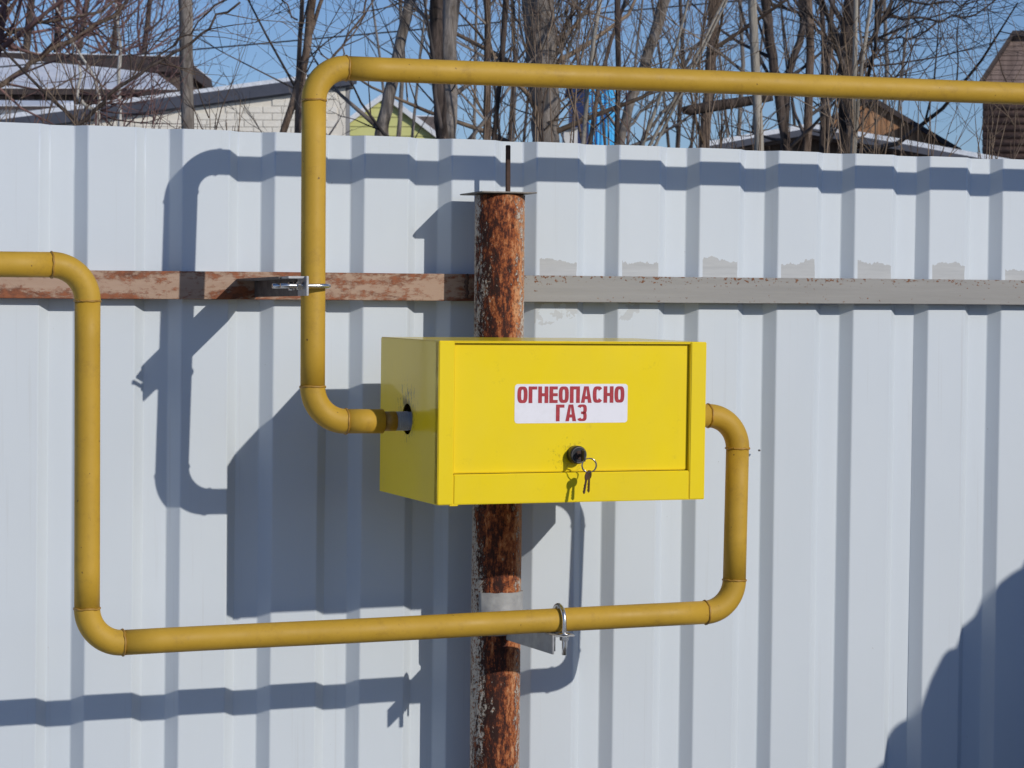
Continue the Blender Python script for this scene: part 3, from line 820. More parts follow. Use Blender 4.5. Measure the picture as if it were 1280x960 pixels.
# house with snowy roof left
D = 44.0
b2 = empty('low_house', 'low dark house at the far left with a snow covered roof', 'house', ground_pt(px(80, 110, D)))
def pv(x, y, d): return px(x, y, d)
mb = MB()   # roof slope rising away
mb.prism([pv(-120, 108, D), pv(222, 111, D), pv(196, 92, D+4), pv(130, 84, D+4.4), pv(60, 78, D+4.8), pv(8, 72, D+5), pv(-110, 70, D+5)], (0, 0, -0.12))
keep(mb.build('roof_snow', M['snow']), b2)
mb = MB(); mb.prism([pv(-122, 109.5, D-0.03), pv(224, 112, D-0.03), pv(224, 119, D-0.03), pv(-122, 117, D-0.03)], FH*5.2); keep(mb.build('eave_board', M['dark_roof']), b2)
mb = MB(); mb.prism([pv(-118, 117, D+0.3), pv(205, 119, D+0.3), ground_pt(pv(205, 120, D+0.3)), ground_pt(pv(-118, 120, D+0.3))], FH*5); keep(mb.build('wall', M['dark_brick']), b2)
for k in range(26):
    xa = -118+k*12.4
    mb = MB(); mb.prism([pv(xa, 118, D+0.26), pv(xa+11.6, 118.1, D+0.26), Vector((*pv(xa+11.6, 118, D+0.26).xy, 2.2)), Vector((*pv(xa, 118, D+0.26).xy, 2.2))], FH*0.03)
    keep(mb.build('board', M['old_wood'] if k % 3 else M['grey_wood']), b2)
D = 33.0
b2b = empty('lean_to_shed', 'low lean-to with a narrow snowy roof in front of the dark house at far left', 'shed', ground_pt(px(40, 140, D)))
mb = MB(); mb.prism([pv(-130, 131, D), pv(70, 132, D), pv(95, 126, D+2), pv(-130, 124, D+2)], (0, 0, -0.06)); keep(mb.build('roof_snow', M['snow']), b2b)
mb = MB(); mb.prism([pv(-130, 132, D-.02), pv(72, 133, D-.02), pv(72, 137, D-.02), pv(-130, 136, D-.02)], FH*2); keep(mb.build('fascia', M['dark_roof']), b2b)
mb = MB(); mb.prism([pv(-130, 136, D+.1), pv(66, 137, D+.1), ground_pt(pv(66, 120, D+.1)), ground_pt(pv(-130, 120, D+.1))], FH*1.8); keep(mb.build('wall', M['white_wall']), b2b)
D = 62.0
b3 = empty('dark_roofed_house', 'long dark brown roof beyond the snowy roof at the left', 'house', ground_pt(px(110, 80, D)))
mb = MB(); mb.prism([pv(-140, 62, D), pv(228, 71, D), pv(232, 90, D), pv(-140, 84, D)], FH*6); keep(mb.build('roof', M['dark_roof']), b3)
mb = MB(); mb.prism([pv(-130, 84, D+.2), pv(225, 90, D+.2), ground_pt(pv(225, 90, D+.2)), ground_pt(pv(-130, 84, D+.2))], FH*5.5); keep(mb.build('wall', M['old_wood']), b3)
mb = MB(); mb.prism([pv(-140, 60.5, D), pv(228, 69.8, D), pv(228, 71, D), pv(-140, 62, D)], FH*6); keep(mb.build('snow_edge', M['snow']), b3)

# lime green gable house
D = 52.0
b4 = empty('gabled_house', 'lime green gable of a house with white barge boards behind the leaning trunk', 'house', ground_pt(px(482, 150, D)))
ax, ay, lx, ly, rx_, ry_ = 481, 121, 400, 178, 556, 179
mb = MB(); mb.prism([pv(ax, ay, D), pv(lx, ly, D), ground_pt(pv(lx, ly, D)), ground_pt(pv(rx_, ry_, D)), pv(rx_, ry_, D)], FH*8); keep(mb.build('wall', M['lime']), b4)
A, L_, R_ = pv(ax, ay, D), pv(lx, ly, D), pv(rx_, ry_, D)
zz = px(480, 182, D).z; i = 0
while zz < A.z-0.12:                                # lapped siding boards on the gable
    def xs_at(z): 
        t1 = (z-L_.z)/(A.z-L_.z); t2 = (z-R_.z)/(A.z-R_.z); return L_.lerp(A, min(1, max(0, t1))), R_.lerp(A, min(1, max(0, t2)))
    a, b = xs_at(zz+0.005); c, d_ = xs_at(zz+0.20)
    a = Vector((a.x, a.y, zz+0.005)); b = Vector((b.x, b.y, zz+0.005)); c = Vector((c.x, c.y, min(zz+0.2, A.z))); d_ = Vector((d_.x, d_.y, min(zz+0.2, A.z)))
    mb = MB(); mb.prism([a-FH*0.035, b-FH*0.035, d_-FH*0.012, c-FH*0.012], FH*0.012); keep(mb.build('siding_board', M['lime']), b4); zz += 0.205
for (p, q, nm) in (((ax, ay-3.5), (lx-6, ly+1), 'l'), ((ax, ay-3.5), (rx_+6, ry_+1), 'r')):
    mb = MB(); t_ = 0.085
    P0, P1 = pv(*p, D-0.16), pv(*q, D-0.16)
    mb.prism([P0, P1, P1-Vector((0, 0, t_)), P0-Vector((0, 0, t_))], FH*0.05); keep(mb.build('barge_board', M['white_trim']), b4)
    mb = MB(); up_o = Vector((0, 0, 0.05))
    mb.prism([P0+FH*0.051, P1+FH*0.051, P1+FH*0.051-Vector((0, 0, t_)), P0+FH*0.051-Vector((0, 0, t_))], FH*8.5); keep(mb.build('roof', M['grey_roof']), b4)
    mb = MB(); mb.prism([P0+up_o, P1+up_o, P1, P0], FH*8.5); keep(mb.build('roof_snow', M['snow']), b4)
D = 60.0
b5 = empty('brown_roofed_shed', 'small grey-brown roof peeping out right of the lime green gable', 'shed', ground_pt(px(545, 160, D)))
mb = MB(); mb.prism([pv(510, 145, D), pv(562, 146, D), pv(570, 175, D), pv(500, 175, D)], FH*5); keep(mb.build('roof', M['grey_roof']), b5)
mb = MB(); mb.prism([pv(505, 175, D+.1), pv(565, 175, D+.1), ground_pt(pv(565, 175, D+.1)), ground_pt(pv(505, 175, D+.1))], FH*4.6); keep(mb.build('wall', M['old_wood']), b5)
mb = MB(); mb.prism([pv(510, 144, D), pv(562, 145, D), pv(562, 146, D), pv(510, 145, D)], FH*5); keep(mb.build('roof_snow', M['snow']), b5)

# blue kiosk
D = 27.0
b6 = empty('blue_kiosk', 'blue painted kiosk with a royal blue side and a sky blue side among the trunks', 'kiosk', ground_pt(px(745, 170, D)))
cn = px(736, 112, D)
mb = MB(); mb.prism([pv(715, 100, D+0.4), cn, ground_pt(cn), ground_pt(pv(715, 112, D+0.4))], FH*1.6); keep(mb.build('side_wall', M['blue_dark']), b6)
e0 = px(736.4, 100, D); e1 = px(770, 103, D+0.1)
mb = MB(); mb.prism([e0, e1, ground_pt(e1), ground_pt(e0)], FH*1.6); keep(mb.build('front_wall', M['blue_light']), b6)
mb = MB(); mb.prism([pv(711, 96, D-0.1), pv(774, 98, D-0.1), pv(774, 102.5, D-0.1), pv(711, 100.5, D-0.1)], FH*2.2); keep(mb.build('roof', M['blue_dark']), b6)
for k in range(5):
    xa = 737+k*6.8
    mb = MB(); mb.prism([pv(xa, 103, D-0.03+.003*k), pv(xa+0.9, 103, D-0.03+.003*k), ground_pt(pv(xa+.9, 103, D-0.03+.003*k)), ground_pt(pv(xa, 103, D-0.03+.003*k))], FH*0.02); keep(mb.build('batten', M['blue_light']), b6)
D = 25.0
b7 = empty('white_block_shed', 'small white block shed end left of the blue kiosk', 'shed', ground_pt(px(713, 168, D)))
mb = MB(); mb.prism([pv(705, 161, D), pv(722, 160.5, D), ground_pt(pv(722, 160, D)), ground_pt(pv(705, 160, D))], FH*1.0); keep(mb.build('wall', M['white_wall']), b7)
mb = MB(); mb.prism([pv(704, 159.6, D-.05), pv(723, 159.1, D-.05), pv(723, 160.6, D-.05), pv(704, 161.1, D-.05)], FH*1.1); keep(mb.build('roof', M['soffit']), b7)

# low shed with snowy gable roof on the right
D = 22.0
b8 = empty('snowy_shed', 'low brown shed under a snowy shallow gable roof at the right', 'shed', ground_pt(px(1050, 170, D)))
line = [(878, 178), (945, 165.5), (1013, 154), (1060, 162), (1130, 174), (1200, 187), (1330, 211)]
roof_slab([(x, y+6) for x, y in line], D, 0.060, FH*5, M['fascia'], 'fascia', b8)
roof_slab([(x, y) for x, y in line], D+0.02, 0.048, FH*4.9, M['snow'], 'roof_snow', b8)
roof_slab([(x+(3 if x < 1000 else 0), y+13.5) for x, y in line[:-1]], D+0.10, 0.035, FH*0.2, M['grey_roof'], 'rafter_board', b8)
mb = MB(); mb.prism([pv(890, 193, D+.35), pv(1013, 168, D+.35), pv(1300, 218, D+.35), ground_pt(pv(1300, 200, D+.35)), ground_pt(pv(890, 200, D+.35))], FH*4.4); keep(mb.build('wall', M['dark_roof']), b8)
for k in range(34):
    xa = 893+k*12.0; top = 168+abs(xa+5-1013)*0.178+2.5
    a, b = pv(xa, top, D+.31), pv(xa+11.2, top+0.6, D+.31)
    mb = MB(); mb.prism([a, b, Vector((b.x, b.y, 1.7)), Vector((a.x, a.y, 1.7))], FH*0.025); keep(mb.build('board', M['old_wood']), b8)

# orange-brown boarded gable
D = 30.0
b9 = empty('boarded_gable_house', 'orange-brown vertical boarded gable with a dark roof, between the trunks and the snowy shed', 'house', ground_pt(px(1085, 150, D)))
ap, lf, rg = (1088, 124), (1010, 168), (1192, 188)
mb = MB(); mb.prism([pv(*ap, D), pv(*lf, D), ground_pt(pv(*lf, D)), ground_pt(pv(*rg, D)), pv(*rg, D)], (FH*6+RH*1.2)); keep(mb.build('wall', M['old_wood']), b9)
for k in range(24):
    xa = 1014+k*7.3
    def ty(x): return ap[1]+(ap[0]-x)*(lf[1]-ap[1])/(ap[0]-lf[0]) if x < ap[0] else ap[1]+(x-ap[0])*(rg[1]-ap[1])/(rg[0]-ap[0])
    a, b = pv(xa, ty(xa)+1, D-.04), pv(xa+6.6, ty(xa+6.6)+1, D-.04)
    mb = MB(); mb.prism([a, b, Vector((b.x, b.y, 1.8)), Vector((a.x, a.y, 1.8))], FH*0.03); keep(mb.build('board', M['orange_wood']), b9)
for q in (lf, rg):
    P0 = pv(ap[0], ap[1]-5, D-.12); P1 = pv(q[0]+(-10 if q is lf else 10), q[1]-2, D-.12)
    mb = MB(); mb.prism([P0, P1, P1-Vector((0, 0, 0.07)), P0-Vector((0, 0, 0.07))], (FH*6.6+RH*1.3)); keep(mb.build('roof', M['dark_roof']), b9)

# dark house at the right edge
D = 27.0
b10 = empty('dark_log_house', 'dark brown house with a grey gable at the right edge, top corner in the sky', 'house', ground_pt(px(1290, 120, D)))
mb = MB(); mb.prism([pv(1231, 97, D), pv(1266, 44, D), pv(1330, 44, D), pv(1420, 110, D), pv(1420, 118, D), pv(1231, 118, D)], (FH*6+RH*2.4)); keep(mb.build('gable', M['grey_wood']), b10)
for k in range(12):
    y0_ = 52+k*6.0; xl = 1266-(y0_-44)*0.66+3
    if y0_ > 96: xl = 1232
    mb = MB(); mb.prism([pv(xl, y0_, D-.035), pv(1400, y0_, D-.035), pv(1400, y0_+5.3, D-.03), pv(max(1232, xl-3.4), y0_+5.3, D-.03)], FH*0.02); keep(mb.build('board', M['grey_wood']), b10)
mb = MB(); mb.prism([pv(1229, 118, D+.02), pv(1430, 118, D+.02), ground_pt(pv(1430, 118, D+.02)), ground_pt(pv(1229, 118, D+.02))], (FH*6+RH*2.4)); keep(mb.build('wall', M['dark_roof']), b10)
logm = M['dark_brick']
for k in range(10):
    zc = px(1250, 124+k*9.0, D).z
    a = pv(1229, 120, D); b = pv(1430, 120, D)
    mb = MB(); mb.tube([Vector((a.x, a.y, zc)), Vector((b.x, b.y, zc))], 0.041, 10); keep(mb.build('log', logm), b10)
for p, q in (((1266, 38), (1222, 104)), ((1266, 38), (1335, 38)), ((1335, 38), (1430, 110))):
    P0 = pv(*p, D-.12); P1 = pv(*q, D-.12)
    mb = MB(); mb.prism([P0, P1, P1-Vector((0, 0, 0.06)), P0-Vector((0, 0, 0.06))], (FH*6.8+RH*2.7)); keep(mb.build('roof', M['dark_roof']), b10)

# overhead cable
p0 = px(-1800, 243, 34); pm = px(700, 21, 34); p1 = px(3200, -206, 34)
pts = []
for k in range(25):
    t = k/24; pts.append(p0*(1-t)**2*1 + (pm*2-(p0+p1)*0.5)*2*t*(1-t)*1 + p1*t*t)
mb = MB(); mb.tube(pts, 0.011, 6); o = mb.build('overhead_cable', M['wire']); o['label'] = 'thin dark overhead cable crossing the sky above the cream building'; o['category'] = 'cable'

# ------------------------------------------------------------------ trees
def grow(mb, rng, p, d, r, L, level, upw=0.15, curl=0.25, kids=6, stats=None, zlo=1.0):
    """one curved shoot with children"""
    n = max(3, int(5 - level*0.5)); seg = L/n; pts = [p]; rad = [r]
    dd = d.normalized(); nodes = []
    for k in range(n):
        dd = (dd + Vector((rng.gauss(0, 1), rng.gauss(0, 1), rng.gauss(0, 1)))*curl*0.45 + Vector((0, 0, upw*0.35))).normalized()
        p = p+dd*seg; pts.append(p); rad.append(max(r*(1-0.8*(k+1)/n), 0.0011)); nodes.append((p, dd, rad[-1]))
    mb.tube(pts, rad, 3 if r < 0.012 else 5, cap=False)
    if level <= 0: return
    kids = max(2, int(kids*0.62))
    for i in range(kids):
        t = rng.uniform(0.15, 1.0)*(n-1); k = int(t); f = t-k
        q = pts[k+1].lerp(pts[min(k+2, n)], f) if k+1 < n else pts[-1]
        base = nodes[min(k, n-1)][1]
        side = Vector((rng.gauss(0, 1), rng.gauss(0, 1), rng.gauss(0, 0.6)+upw)).normalized()
        nd = (base*0.9+side*0.85).normalized()
        grow(mb, rng, q, nd, max(rad[min(k+1, n)]*0.55, 0.0016), L*rng.uniform(0.35, 0.62), level-1, upw, curl*1.1, max(2, kids-2), stats)

TREES = []
def tree(label, trunks, d, bark, twig, seed, kids=16, lim=1.5, name='bare_tree', group=None, levels=2, crown=5.0, fine=1.0, limbs=(), upw=0.3, leaner=0):
    """trunks: list of (pixel polyline from top of frame down, width px at top, width px at fence); limbs likewise (no ground)"""
    rng = random.Random(seed)
    K_ = d/F_PX
    basept = px(trunks[0][0][-1][0], trunks[0][0][-1][1], d)
    root = empty(name, label, 'tree', ground_pt(basept), group)
    tw = MB()
    for ti, (line, w0, w1) in enumerate(trunks):
        mb = MB()
        P = [px(x, y, d) for x, y in line]
        top_dir = (P[0]-P[1]).normalized(); bot = P[-1]
        gdir = (P[-1]-P[-2]).normalized()
        # continue to the ground, easing towards the shared base
        gp = bot+gdir*0.8; gp2 = ground_pt(basept) + RH*(ti*0.10) if ti else ground_pt(bot+gdir*min(1.2, 1.0))
        pts = [gp2, Vector(gp2).lerp(bot, 0.5)+(bot+gdir*(bot-gp2).length*0.5-Vector(gp2).lerp(bot, 0.5))*0.5] + P[::-1]
        rad = [w1*K_/2*1.35, w1*K_/2*1.15] + [(w1+(w0-w1)*k/(len(P)-1))*K_/2 for k in range(len(P))]
        # continue upwards out of frame
        p = P[0]; dd = top_dir; r = w0*K_/2
        for k in range(6):
            dd = (dd+Vector((rng.gauss(0, .08), rng.gauss(0, .08), 0.12))).normalized(); p = p+dd*crown/6; r *= 0.74
            pts.append(p); rad.append(r)
        # subdivide with a little crookedness
        Q = [pts[0]]; QR = [rad[0]]
        for k in range(1, len(pts)):
            for s in (0.34, 0.67, 1.0):
                q = pts[k-1].lerp(pts[k], s)
                if s < 1: q = q+Vector((rng.gauss(0, 1), rng.gauss(0, 1), 0))*rad[k]*0.10
                Q.append(q); QR.append(rad[k-1]+(rad[k]-rad[k-1])*s)
        mb.tube(Q, QR, 14 if w0 > 12 else 9, cap=True)
        keep(mb.build('trunk', bark), root)
        # side branches on the part around and above the frame
        zs = [q.z for q in Q]
        zf0, zf1 = px(640, 210, d).z, px(640, -60, d).z
        nb = max(3, int(kids*(0.62 if d > 40 else 0.46)))
        for b in range(nb):
            zt_ = rng.uniform(zf0-0.3, zf1) if b < nb*0.72 else rng.uniform(zf1, max(zs)*0.98)
            k = min(range(len(Q)-1), key=lambda k: abs(Q[k].z-zt_))
            q = Q[k].lerp(Q[k+1], rng.random()); 
            ang = rng.uniform(0, 2*math.pi)
            el = rng.uniform(0.15, 1.1)
            dd = Vector((math.cos(ang)*math.cos(el), math.sin(ang)*math.cos(el), math.sin(el)))
            grow(tw, rng, q, dd, min(QR[k]*0.45, 0.016*lim), rng.uniform(0.5, 1.3)*lim, levels, upw, 0.30, 7)
    for (line, w0, w1) in limbs:
        P = [px(x, y, d+dz) for x, y, dz in [(l[0], l[1], l[2] if len(l) > 2 else 0) for l in line]]
        n = len(P); Q = []
        for k in range(n-1):
            for s in (0, 0.33, 0.66): Q.append(P[k].lerp(P[k+1], s)+Vector((rng.gauss(0, 1), rng.gauss(0, 1), rng.gauss(0, 1)))*0.012*lim*(s > 0))
        Q.append(P[-1]); m = len(Q)
        R = [(w0+(w1-w0)*k/(m-1))*K_/2 for k in range(m)]
        mb = MB(); mb.tube(Q, R, 8, cap=True); keep(mb.build('limb', bark), root)
        for b in range(int(kids*0.6)):
            k = rng.randrange(m-1); q = Q[k].lerp(Q[k+1], rng.random()); base = (Q[k+1]-Q[k]).normalized()
            side = Vector((rng.gauss(0, 1), rng.gauss(0, 1), rng.gauss(0, 1)+0.3)).normalized()
            grow(tw, rng, q, (base*0.9+side).normalized(), min(R[k]*0.6, 0.010*lim), rng.uniform(0.25, 0.8)*lim, levels-1, upw*0.5, 0.35, 7)
    o = tw.build('twigs', twig); o['kind'] = 'stuff'; keep(o, root)
    TREES.append((label, len(tw.f)))
    return root

# left group
tree('straight grey trunk with mottled bark standing before the cream building', [([(231, -6), (233, 80), (235, 172)], 17.5, 16)], 11, M['bark_grey'], M['twig_brown'], 11, kids=10, lim=0.8)
tree('spreading bare tree at the far left with long limbs sweeping up to the right', [([(-40, -10), (-30, 90), (-25, 170)], 26, 30)], 12, M['bark_brown'], M['twig_red'], 12, kids=22, lim=1.1,
     limbs=[([(-25, 120), (18, 95), (50, 73), (88, 52), (140, 22), (172, -8)], 7.5, 4), ([(-28, 70), (25, 36), (62, 27), (100, 20), (160, -6)], 5.5, 3.0), ([(-25, 60), (4, 22), (12, -6)], 8, 5)])
tree('young birch with pale peeling stem left of the straight grey trunk', [([(144, -8), (147, 30), (151, 62), (148, 90), (150, 172)], 3.2, 5.5)], 16, M['bark_birch'], M['twig_red'], 13, kids=26, lim=1.0)
tree('crooked thin birch forking low in front of the far left roofs', [([(70, 8), (92, 55), (108, 80), (119, 100), (124, 122), (122, 172)], 2.2, 5.0)], 15, M['bark_birch'], M['twig_red'], 14, kids=26, lim=1.0,
     limbs=[([(98, 76), (97, 110), (100, 125), (122, 140)], 3.5, 6)])
tree('arching shrub tree whose dark limb reaches from the fence up over the grey trunk', [([(60, 120), (95, 150), (100, 172)], 4, 6)], 9, M['bark_dark'], M['twig_brown'], 15, kids=12, lim=0.8, crown=1.5,
     limbs=[([(92, 160), (118, 138), (150, 108), (185, 84), (232, 58), (262, 36), (300, 3)], 5.5, 2.8), ([(185, 84), (225, 46), (262, 14), (290, -8)], 2.6, 1.8)])
tree('far reddish thicket tree behind the snowy roof at the left', [([(40, -6), (30, 90), (30, 172)], 9, 11), ([(110, -6), (95, 80), (80, 172)], 7, 9), ([(188, -6), (178, 80), (172, 172)], 6, 9)], 66, M['bark_dark'], M['twig_red'], 16, kids=30, lim=6.0, crown=6, levels=2)
tree('distant reddish bare tree with a fine crown behind the dark long roof', [([(75, -6), (70, 90), (68, 172)], 9, 11), ([(150, -6), (140, 80), (136, 172)], 7, 9)], 72, M['bark_dark'], M['twig_red'], 17, kids=30, lim=6.0, crown=6, levels=2)
tree('cluster of dark thin stems leaning behind the upper pipe elbow', [([(391, -6), (384, 60), (370, 115), (352, 172)], 11, 9), ([(378, -6), (374, 70), (371, 172)], 5.5, 6.5), ([(404, -6), (386, 50), (378, 110), (373, 172)], 5, 6)], 13, M['bark_brown'], M['twig_dark'], 18, kids=9, lim=1.0,
     limbs=[([(372, 25), (352, 0)], 2.5, 1.8), ([(384, 96), (420, 66), (446, 30), (460, -6)], 3.5, 2.4), ([(384, 120), (425, 80), (440, 45), (470, -6)], 2.4, 1.8)])
tree('leaning smooth grey trunk crossing the lime green gable', [([(513, -6), (497, 70), (486, 120), (476, 172)], 13, 17)], 12, M['bark_grey'], M['twig_grey'], 19, kids=5, lim=1.0)
# middle group
tree('thick dark trunk behind the long pipe, nearest the lime green gable on its right', [([(546, -6), (545, 60), (548, 110), (553, 172)], 17, 16)], 10.5, M['bark_dark'], M['twig_dark'], 20, kids=5, lim=0.9)
tree('thick light grey trunk touching the dark one right of the gable', [([(563, -6), (560, 60), (562, 110), (559, 172)], 20, 21), ([(574, -6), (569, 40), (562, 95), (556, 172)], 5, 6)], 11.5, M['bark_grey'], M['twig_grey'], 21, kids=12, lim=0.9)
tree('slim straight brown trunk with a pale flank right of the two thick trunks', [([(609, -6), (609, 80), (609, 172)], 8, 10)], 12, M['bark_brown'], M['twig_grey'], 22, kids=14, lim=0.9)
tree('slim dark trunk bending left towards its foot', [([(633, -6), (630, 40), (624, 110), (617, 176)], 8, 6)], 11, M['bark_dark'], M['twig_dark'], 23, kids=10, lim=0.8)
tree('slender twig-covered tree in the gap left of the broad trunk', [([(596, -6), (594, 80), (593, 172)], 3, 4), ([(648, 30), (645, 100), (642, 176)], 2, 3)], 17, M['bark_grey'], M['twig_grey'], 24, kids=26, lim=1.2)
tree('broad grey-brown trunk with many shoots behind the middle of the long pipe', [([(672, -10), (676, 50), (680, 110), (683, 178)], 42, 34)], 13, M['bark_grey'], M['twig_brown'], 25, kids=26, lim=1.1,
     limbs=[([(668, 178), (676, 120), (700, 60), (722, -6)], 6, 4), ([(690, 178), (690, 110), (712, 55), (742, -6)], 5, 3), ([(672, 178), (664, 90), (650, 30), (640, -6)], 4, 3), ([(648, 74), (676, 40), (700, 0)], 3, 2)])
tree('pale slim stem crossing the pipe in front of the blue kiosk', [([(751, -6), (742, 50), (734, 110), (729, 178)], 5.5, 5.5)], 10, M['bark_pale'], M['twig_brown'], 26, kids=10, lim=0.8)
tree('dark slim trunk with a pale edge just right of the blue kiosk', [([(772, -6), (773, 80), (771, 178)], 7.5, 6.5)], 10.5, M['bark_dark'], M['twig_brown'], 27, kids=8, lim=0.9)
tree('slender brown stems crossing at the left of the blue kiosk', [([(784, -6), (764, 50), (748, 110), (738, 178)], 4, 6), ([(700, 60), (716, 120), (728, 178)], 2.5, 4)], 11, M['bark_brown'], M['twig_brown'], 28, kids=5, lim=0.9)
tree('leaning thick trunk rising right from behind the pipe, right of the blue kiosk', [([(832, -6), (818, 45), (806, 82), (787, 130), (775, 182)], 15, 11)], 14, M['bark_grey'], M['twig_grey'], 29, kids=16, lim=1.2,
     limbs=[([(772, 170), (800, 140), (830, 108), (860, 90)], 4, 2.5), ([(800, 182), (828, 140), (850, 100), (880, 50), (905, -6)], 4.5, 3)])
tree('multi-stemmed willow shrub with fanning pale whips behind the pipe', [([(862, -6), (845, 60), (825, 120), (803, 182)], 3, 5), ([(895, 20), (870, 70), (840, 130), (812, 182)], 3, 4.5), ([(912, -6), (880, 60), (850, 120), (818, 184)], 2.5, 4)], 9.5, M['bark_pale'], M['twig_brown'], 30, kids=12, lim=0.8)
# right group
tree('brown trunk wrapped in thin shoots left of the pale pole-like trunk', [([(893, -6), (890, 60), (886, 120), (880, 186)], 14, 13)], 12, M['bark_brown'], M['twig_brown'], 31, kids=16, lim=1.0,
     limbs=[([(868, 90), (884, 50), (905, -6)], 3, 2)])
tree('pale straight smooth trunk like a pole above the right half of the fence', [([(940, -6), (943, 60), (946, 120), (949, 190)], 11, 12)], 10.5, M['bark_pale'], M['twig_grey'], 32, kids=8, lim=0.8)
tree('dark knotty trunk right beside the pale pole-like trunk', [([(956, -6), (961, 40), (967, 85), (975, 130), (985, 190)], 12, 12)], 16, M['bark_dark'], M['twig_dark'], 33, kids=16, lim=1.4)
tree('dark trunk with an S-shaped bend left of the snowy shed peak', [([(1002, 0), (1004, 30), (1000, 52), (990, 78), (982, 110), (980, 190)], 9, 10)], 17, M['bark_dark'], M['twig_dark'], 34, kids=18, lim=1.5,
     limbs=[([(1003, 22), (985, 12), (962, 4)], 4, 3)])
tree('upright brown trunk rising over the snowy shed peak', [([(1010, -6), (1013, 60), (1011, 120), (1008, 190)], 10, 11)], 16, M['bark_brown'], M['twig_dark'], 35, kids=18, lim=1.4,
     limbs=[([(1005, -4), (1022, 38), (1040, 70), (1056, 92)], 3.5, 4.5)])
tree('slim dark trunk between the snowy shed peak and the thick dark trunk', [([(1027, -6), (1030, 60), (1028, 190)], 6, 8), ([(1040, -6), (1036, 60), (1034, 190)], 4, 6)], 19, M['bark_dark'], M['twig_dark'], 36, kids=20, lim=1.6)
tree('thick dark trunk with arching limbs spreading into the blue sky at the right', [([(1066, -6), (1060, 40), (1056, 90), (1058, 190)], 20, 17)], 14, M['bark_dark'], M['twig_dark'], 37, kids=26, lim=1.3,
     limbs=[([(1060, 90), (1090, 50), (1112, 12), (1122, -6)], 6, 4), ([(1078, 46), (1110, 50), (1150, 44), (1180, 26)], 3, 1.5), ([(1100, 14), (1140, 22), (1175, 28), (1220, 18), (1250, -4)], 4, 1.5), ([(1070, 90), (1100, 70), (1135, 50), (1170, 30)], 2.5, 1.2),
            ([(1058, 80), (1030, 40), (1000, 10)], 3, 2), ([(1105, -4), (1160, 6), (1200, 8), (1240, 0)], 3, 1.5)])
tree('pale thin twin stems standing in front of the thick dark trunk', [([(1070, -6), (1069, 60), (1067, 120), (1066, 190)], 5.5, 7), ([(1090, -6), (1082, 50), (1074, 110), (1068, 190)], 4.5, 5)], 10, M['bark_pale'], M['twig_brown'], 38, kids=14, lim=0.8)
# far thin trees that fill the sky between trunks
FAR = [(500, 30, 'far grey bare tree seen between the leaning trunk and the thick trunks'), (640, 34, 'far grey bare tree showing through the gap left of the broad trunk'),
       (770, 32, 'far bare tree with a bluish haze of twigs behind the blue kiosk'), (850, 36, 'far bare tree filling the sky between the leaning trunk and brown trunk'),
       (925, 34, 'far bare tree behind the pale pole-like trunk'), (1010, 38, 'far bare tree behind the snowy shed peak'), (1105, 36, 'far bare tree behind the orange-brown gable')]
for i, (x, d, lab) in enumerate(FAR):
    tree(lab, [([(x, -6), (x+4, 80), (x-3, 185)], 4.5, 6), ([(x+34, -6), (x+25, 70), (x+14, 185)], 2.6, 4), ([(x-36, -6), (x-24, 80), (x-14, 185)], 2.6, 4)], d, M['bark_dark' if i % 2 else 'bark_grey'],
         M['twig_grey' if i % 3 else 'twig_dark'], 50+i, kids=14 if x > 560 else 3, lim=2.4, crown=4, levels=2)

# broken log caught between the brown trunk and the pale trunk
mb = MB(); A0, A1 = px(853, 138, 11.6), px(966, 122, 11.6)
mb.tube([A0, A0.lerp(A1, .08)-Vector((0, 0, .004)), A0.lerp(A1, .4), A0.lerp(A1, .75), A1], [0.016, 0.026, 0.027, 0.024, 0.016], 12)
o = mb.build('broken_log', M['bark_dark']); o['label'] = 'broken dark log lodged crosswise against the brown trunk under the pipe'; o['category'] = 'log'

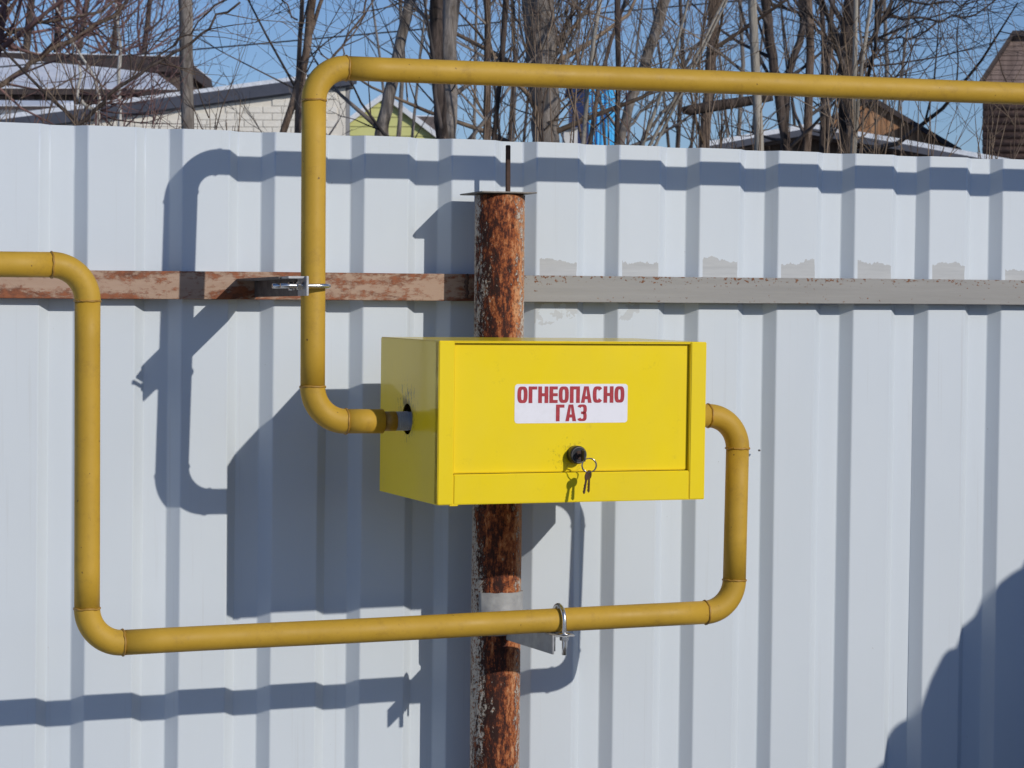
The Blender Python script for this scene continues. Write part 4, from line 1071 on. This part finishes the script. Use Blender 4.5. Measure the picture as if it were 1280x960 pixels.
# shrubs: sprays of upright shoots just behind the fence
def shrub(label, x0, x1, d, ytop, n, twig, seed, red=0):
    rng = random.Random(seed); c = px((x0+x1)/2, 170, d)
    root = empty('bare_shrub', label, 'shrub', ground_pt(c), 'bare shrubs behind the fence')
    st = MB(); tw = MB()
    for k in range(max(4, int(n*0.36))):
        x = rng.uniform(x0, x1); dz = rng.uniform(-0.8, 0.8)
        base = px((x0+x1)/2+(x-(x0+x1)/2)*0.7, 180, d+dz); base.z = 0
        tip = px(x+rng.gauss(0, 16), ytop+rng.uniform(-12, 30), d+dz+rng.uniform(-.3, .3))
        mid = base.lerp(tip, 0.55)+RH*rng.gauss(0, 0.06)
        pts = [base, base.lerp(mid, .5)+RH*rng.gauss(0, .02), mid, mid.lerp(tip, .5)+RH*rng.gauss(0, .03), tip]
        st.tube(pts, [0.0085, 0.007, 0.0048, 0.003, 0.0013], 4, cap=False)
        for b in range(4):
            t = rng.uniform(0.45, 0.95); q = mid.lerp(tip, (t-.45)/.5) if t > .45 else mid
            dd = (tip-mid).normalized()+Vector((rng.gauss(0, .5), rng.gauss(0, .5), rng.gauss(0.1, .3)))
            grow(tw, rng, q, dd.normalized(), 0.0032, rng.uniform(0.15, 0.5), 1, 0.3, 0.25, 3)
    o = st.build('stems', twig); o['kind'] = 'stuff'; keep(o, root)
    o = tw.build('twigs', twig); o['kind'] = 'stuff'; keep(o, root)
shrub('sparse leafless shrub against the cream wall', 250, 345, 8.0, 130, 12, M['twig_brown'], 81)
shrub('dense brown shrub in the far left corner above the fence', -20, 110, 8.5, 95, 30, M['twig_brown'], 82)
shrub('brown brush between the far left roofs and the grey trunk', 100, 225, 9.0, 100, 24, M['twig_red'], 83)
shrub('thin whips left of the broad trunk', 575, 660, 8.5, 70, 14, M['twig_brown'], 85)
shrub('tangle of pale whips round the broad trunk', 655, 735, 8.0, 30, 20, M['twig_brown'], 86)
shrub('low brush under the leaning trunk near the kiosk', 770, 860, 10.0, 140, 12, M['twig_red'], 88)
shrub('fan of whips left of the pale pole-like trunk', 850, 935, 8.5, 50, 18, M['twig_brown'], 89)
shrub('low dry brush in front of the snowy shed', 940, 1050, 9.0, 120, 24, M['twig_brown'], 90)
shrub('dry whips round the pale twin stems', 1040, 1115, 8.0, 60, 20, M['twig_brown'], 91)
shrub('dry brush in front of the dark log house', 1120, 1290, 9.5, 110, 34, M['twig_brown'], 92)
print('TREEFACES', sum(t[1] for t in TREES))
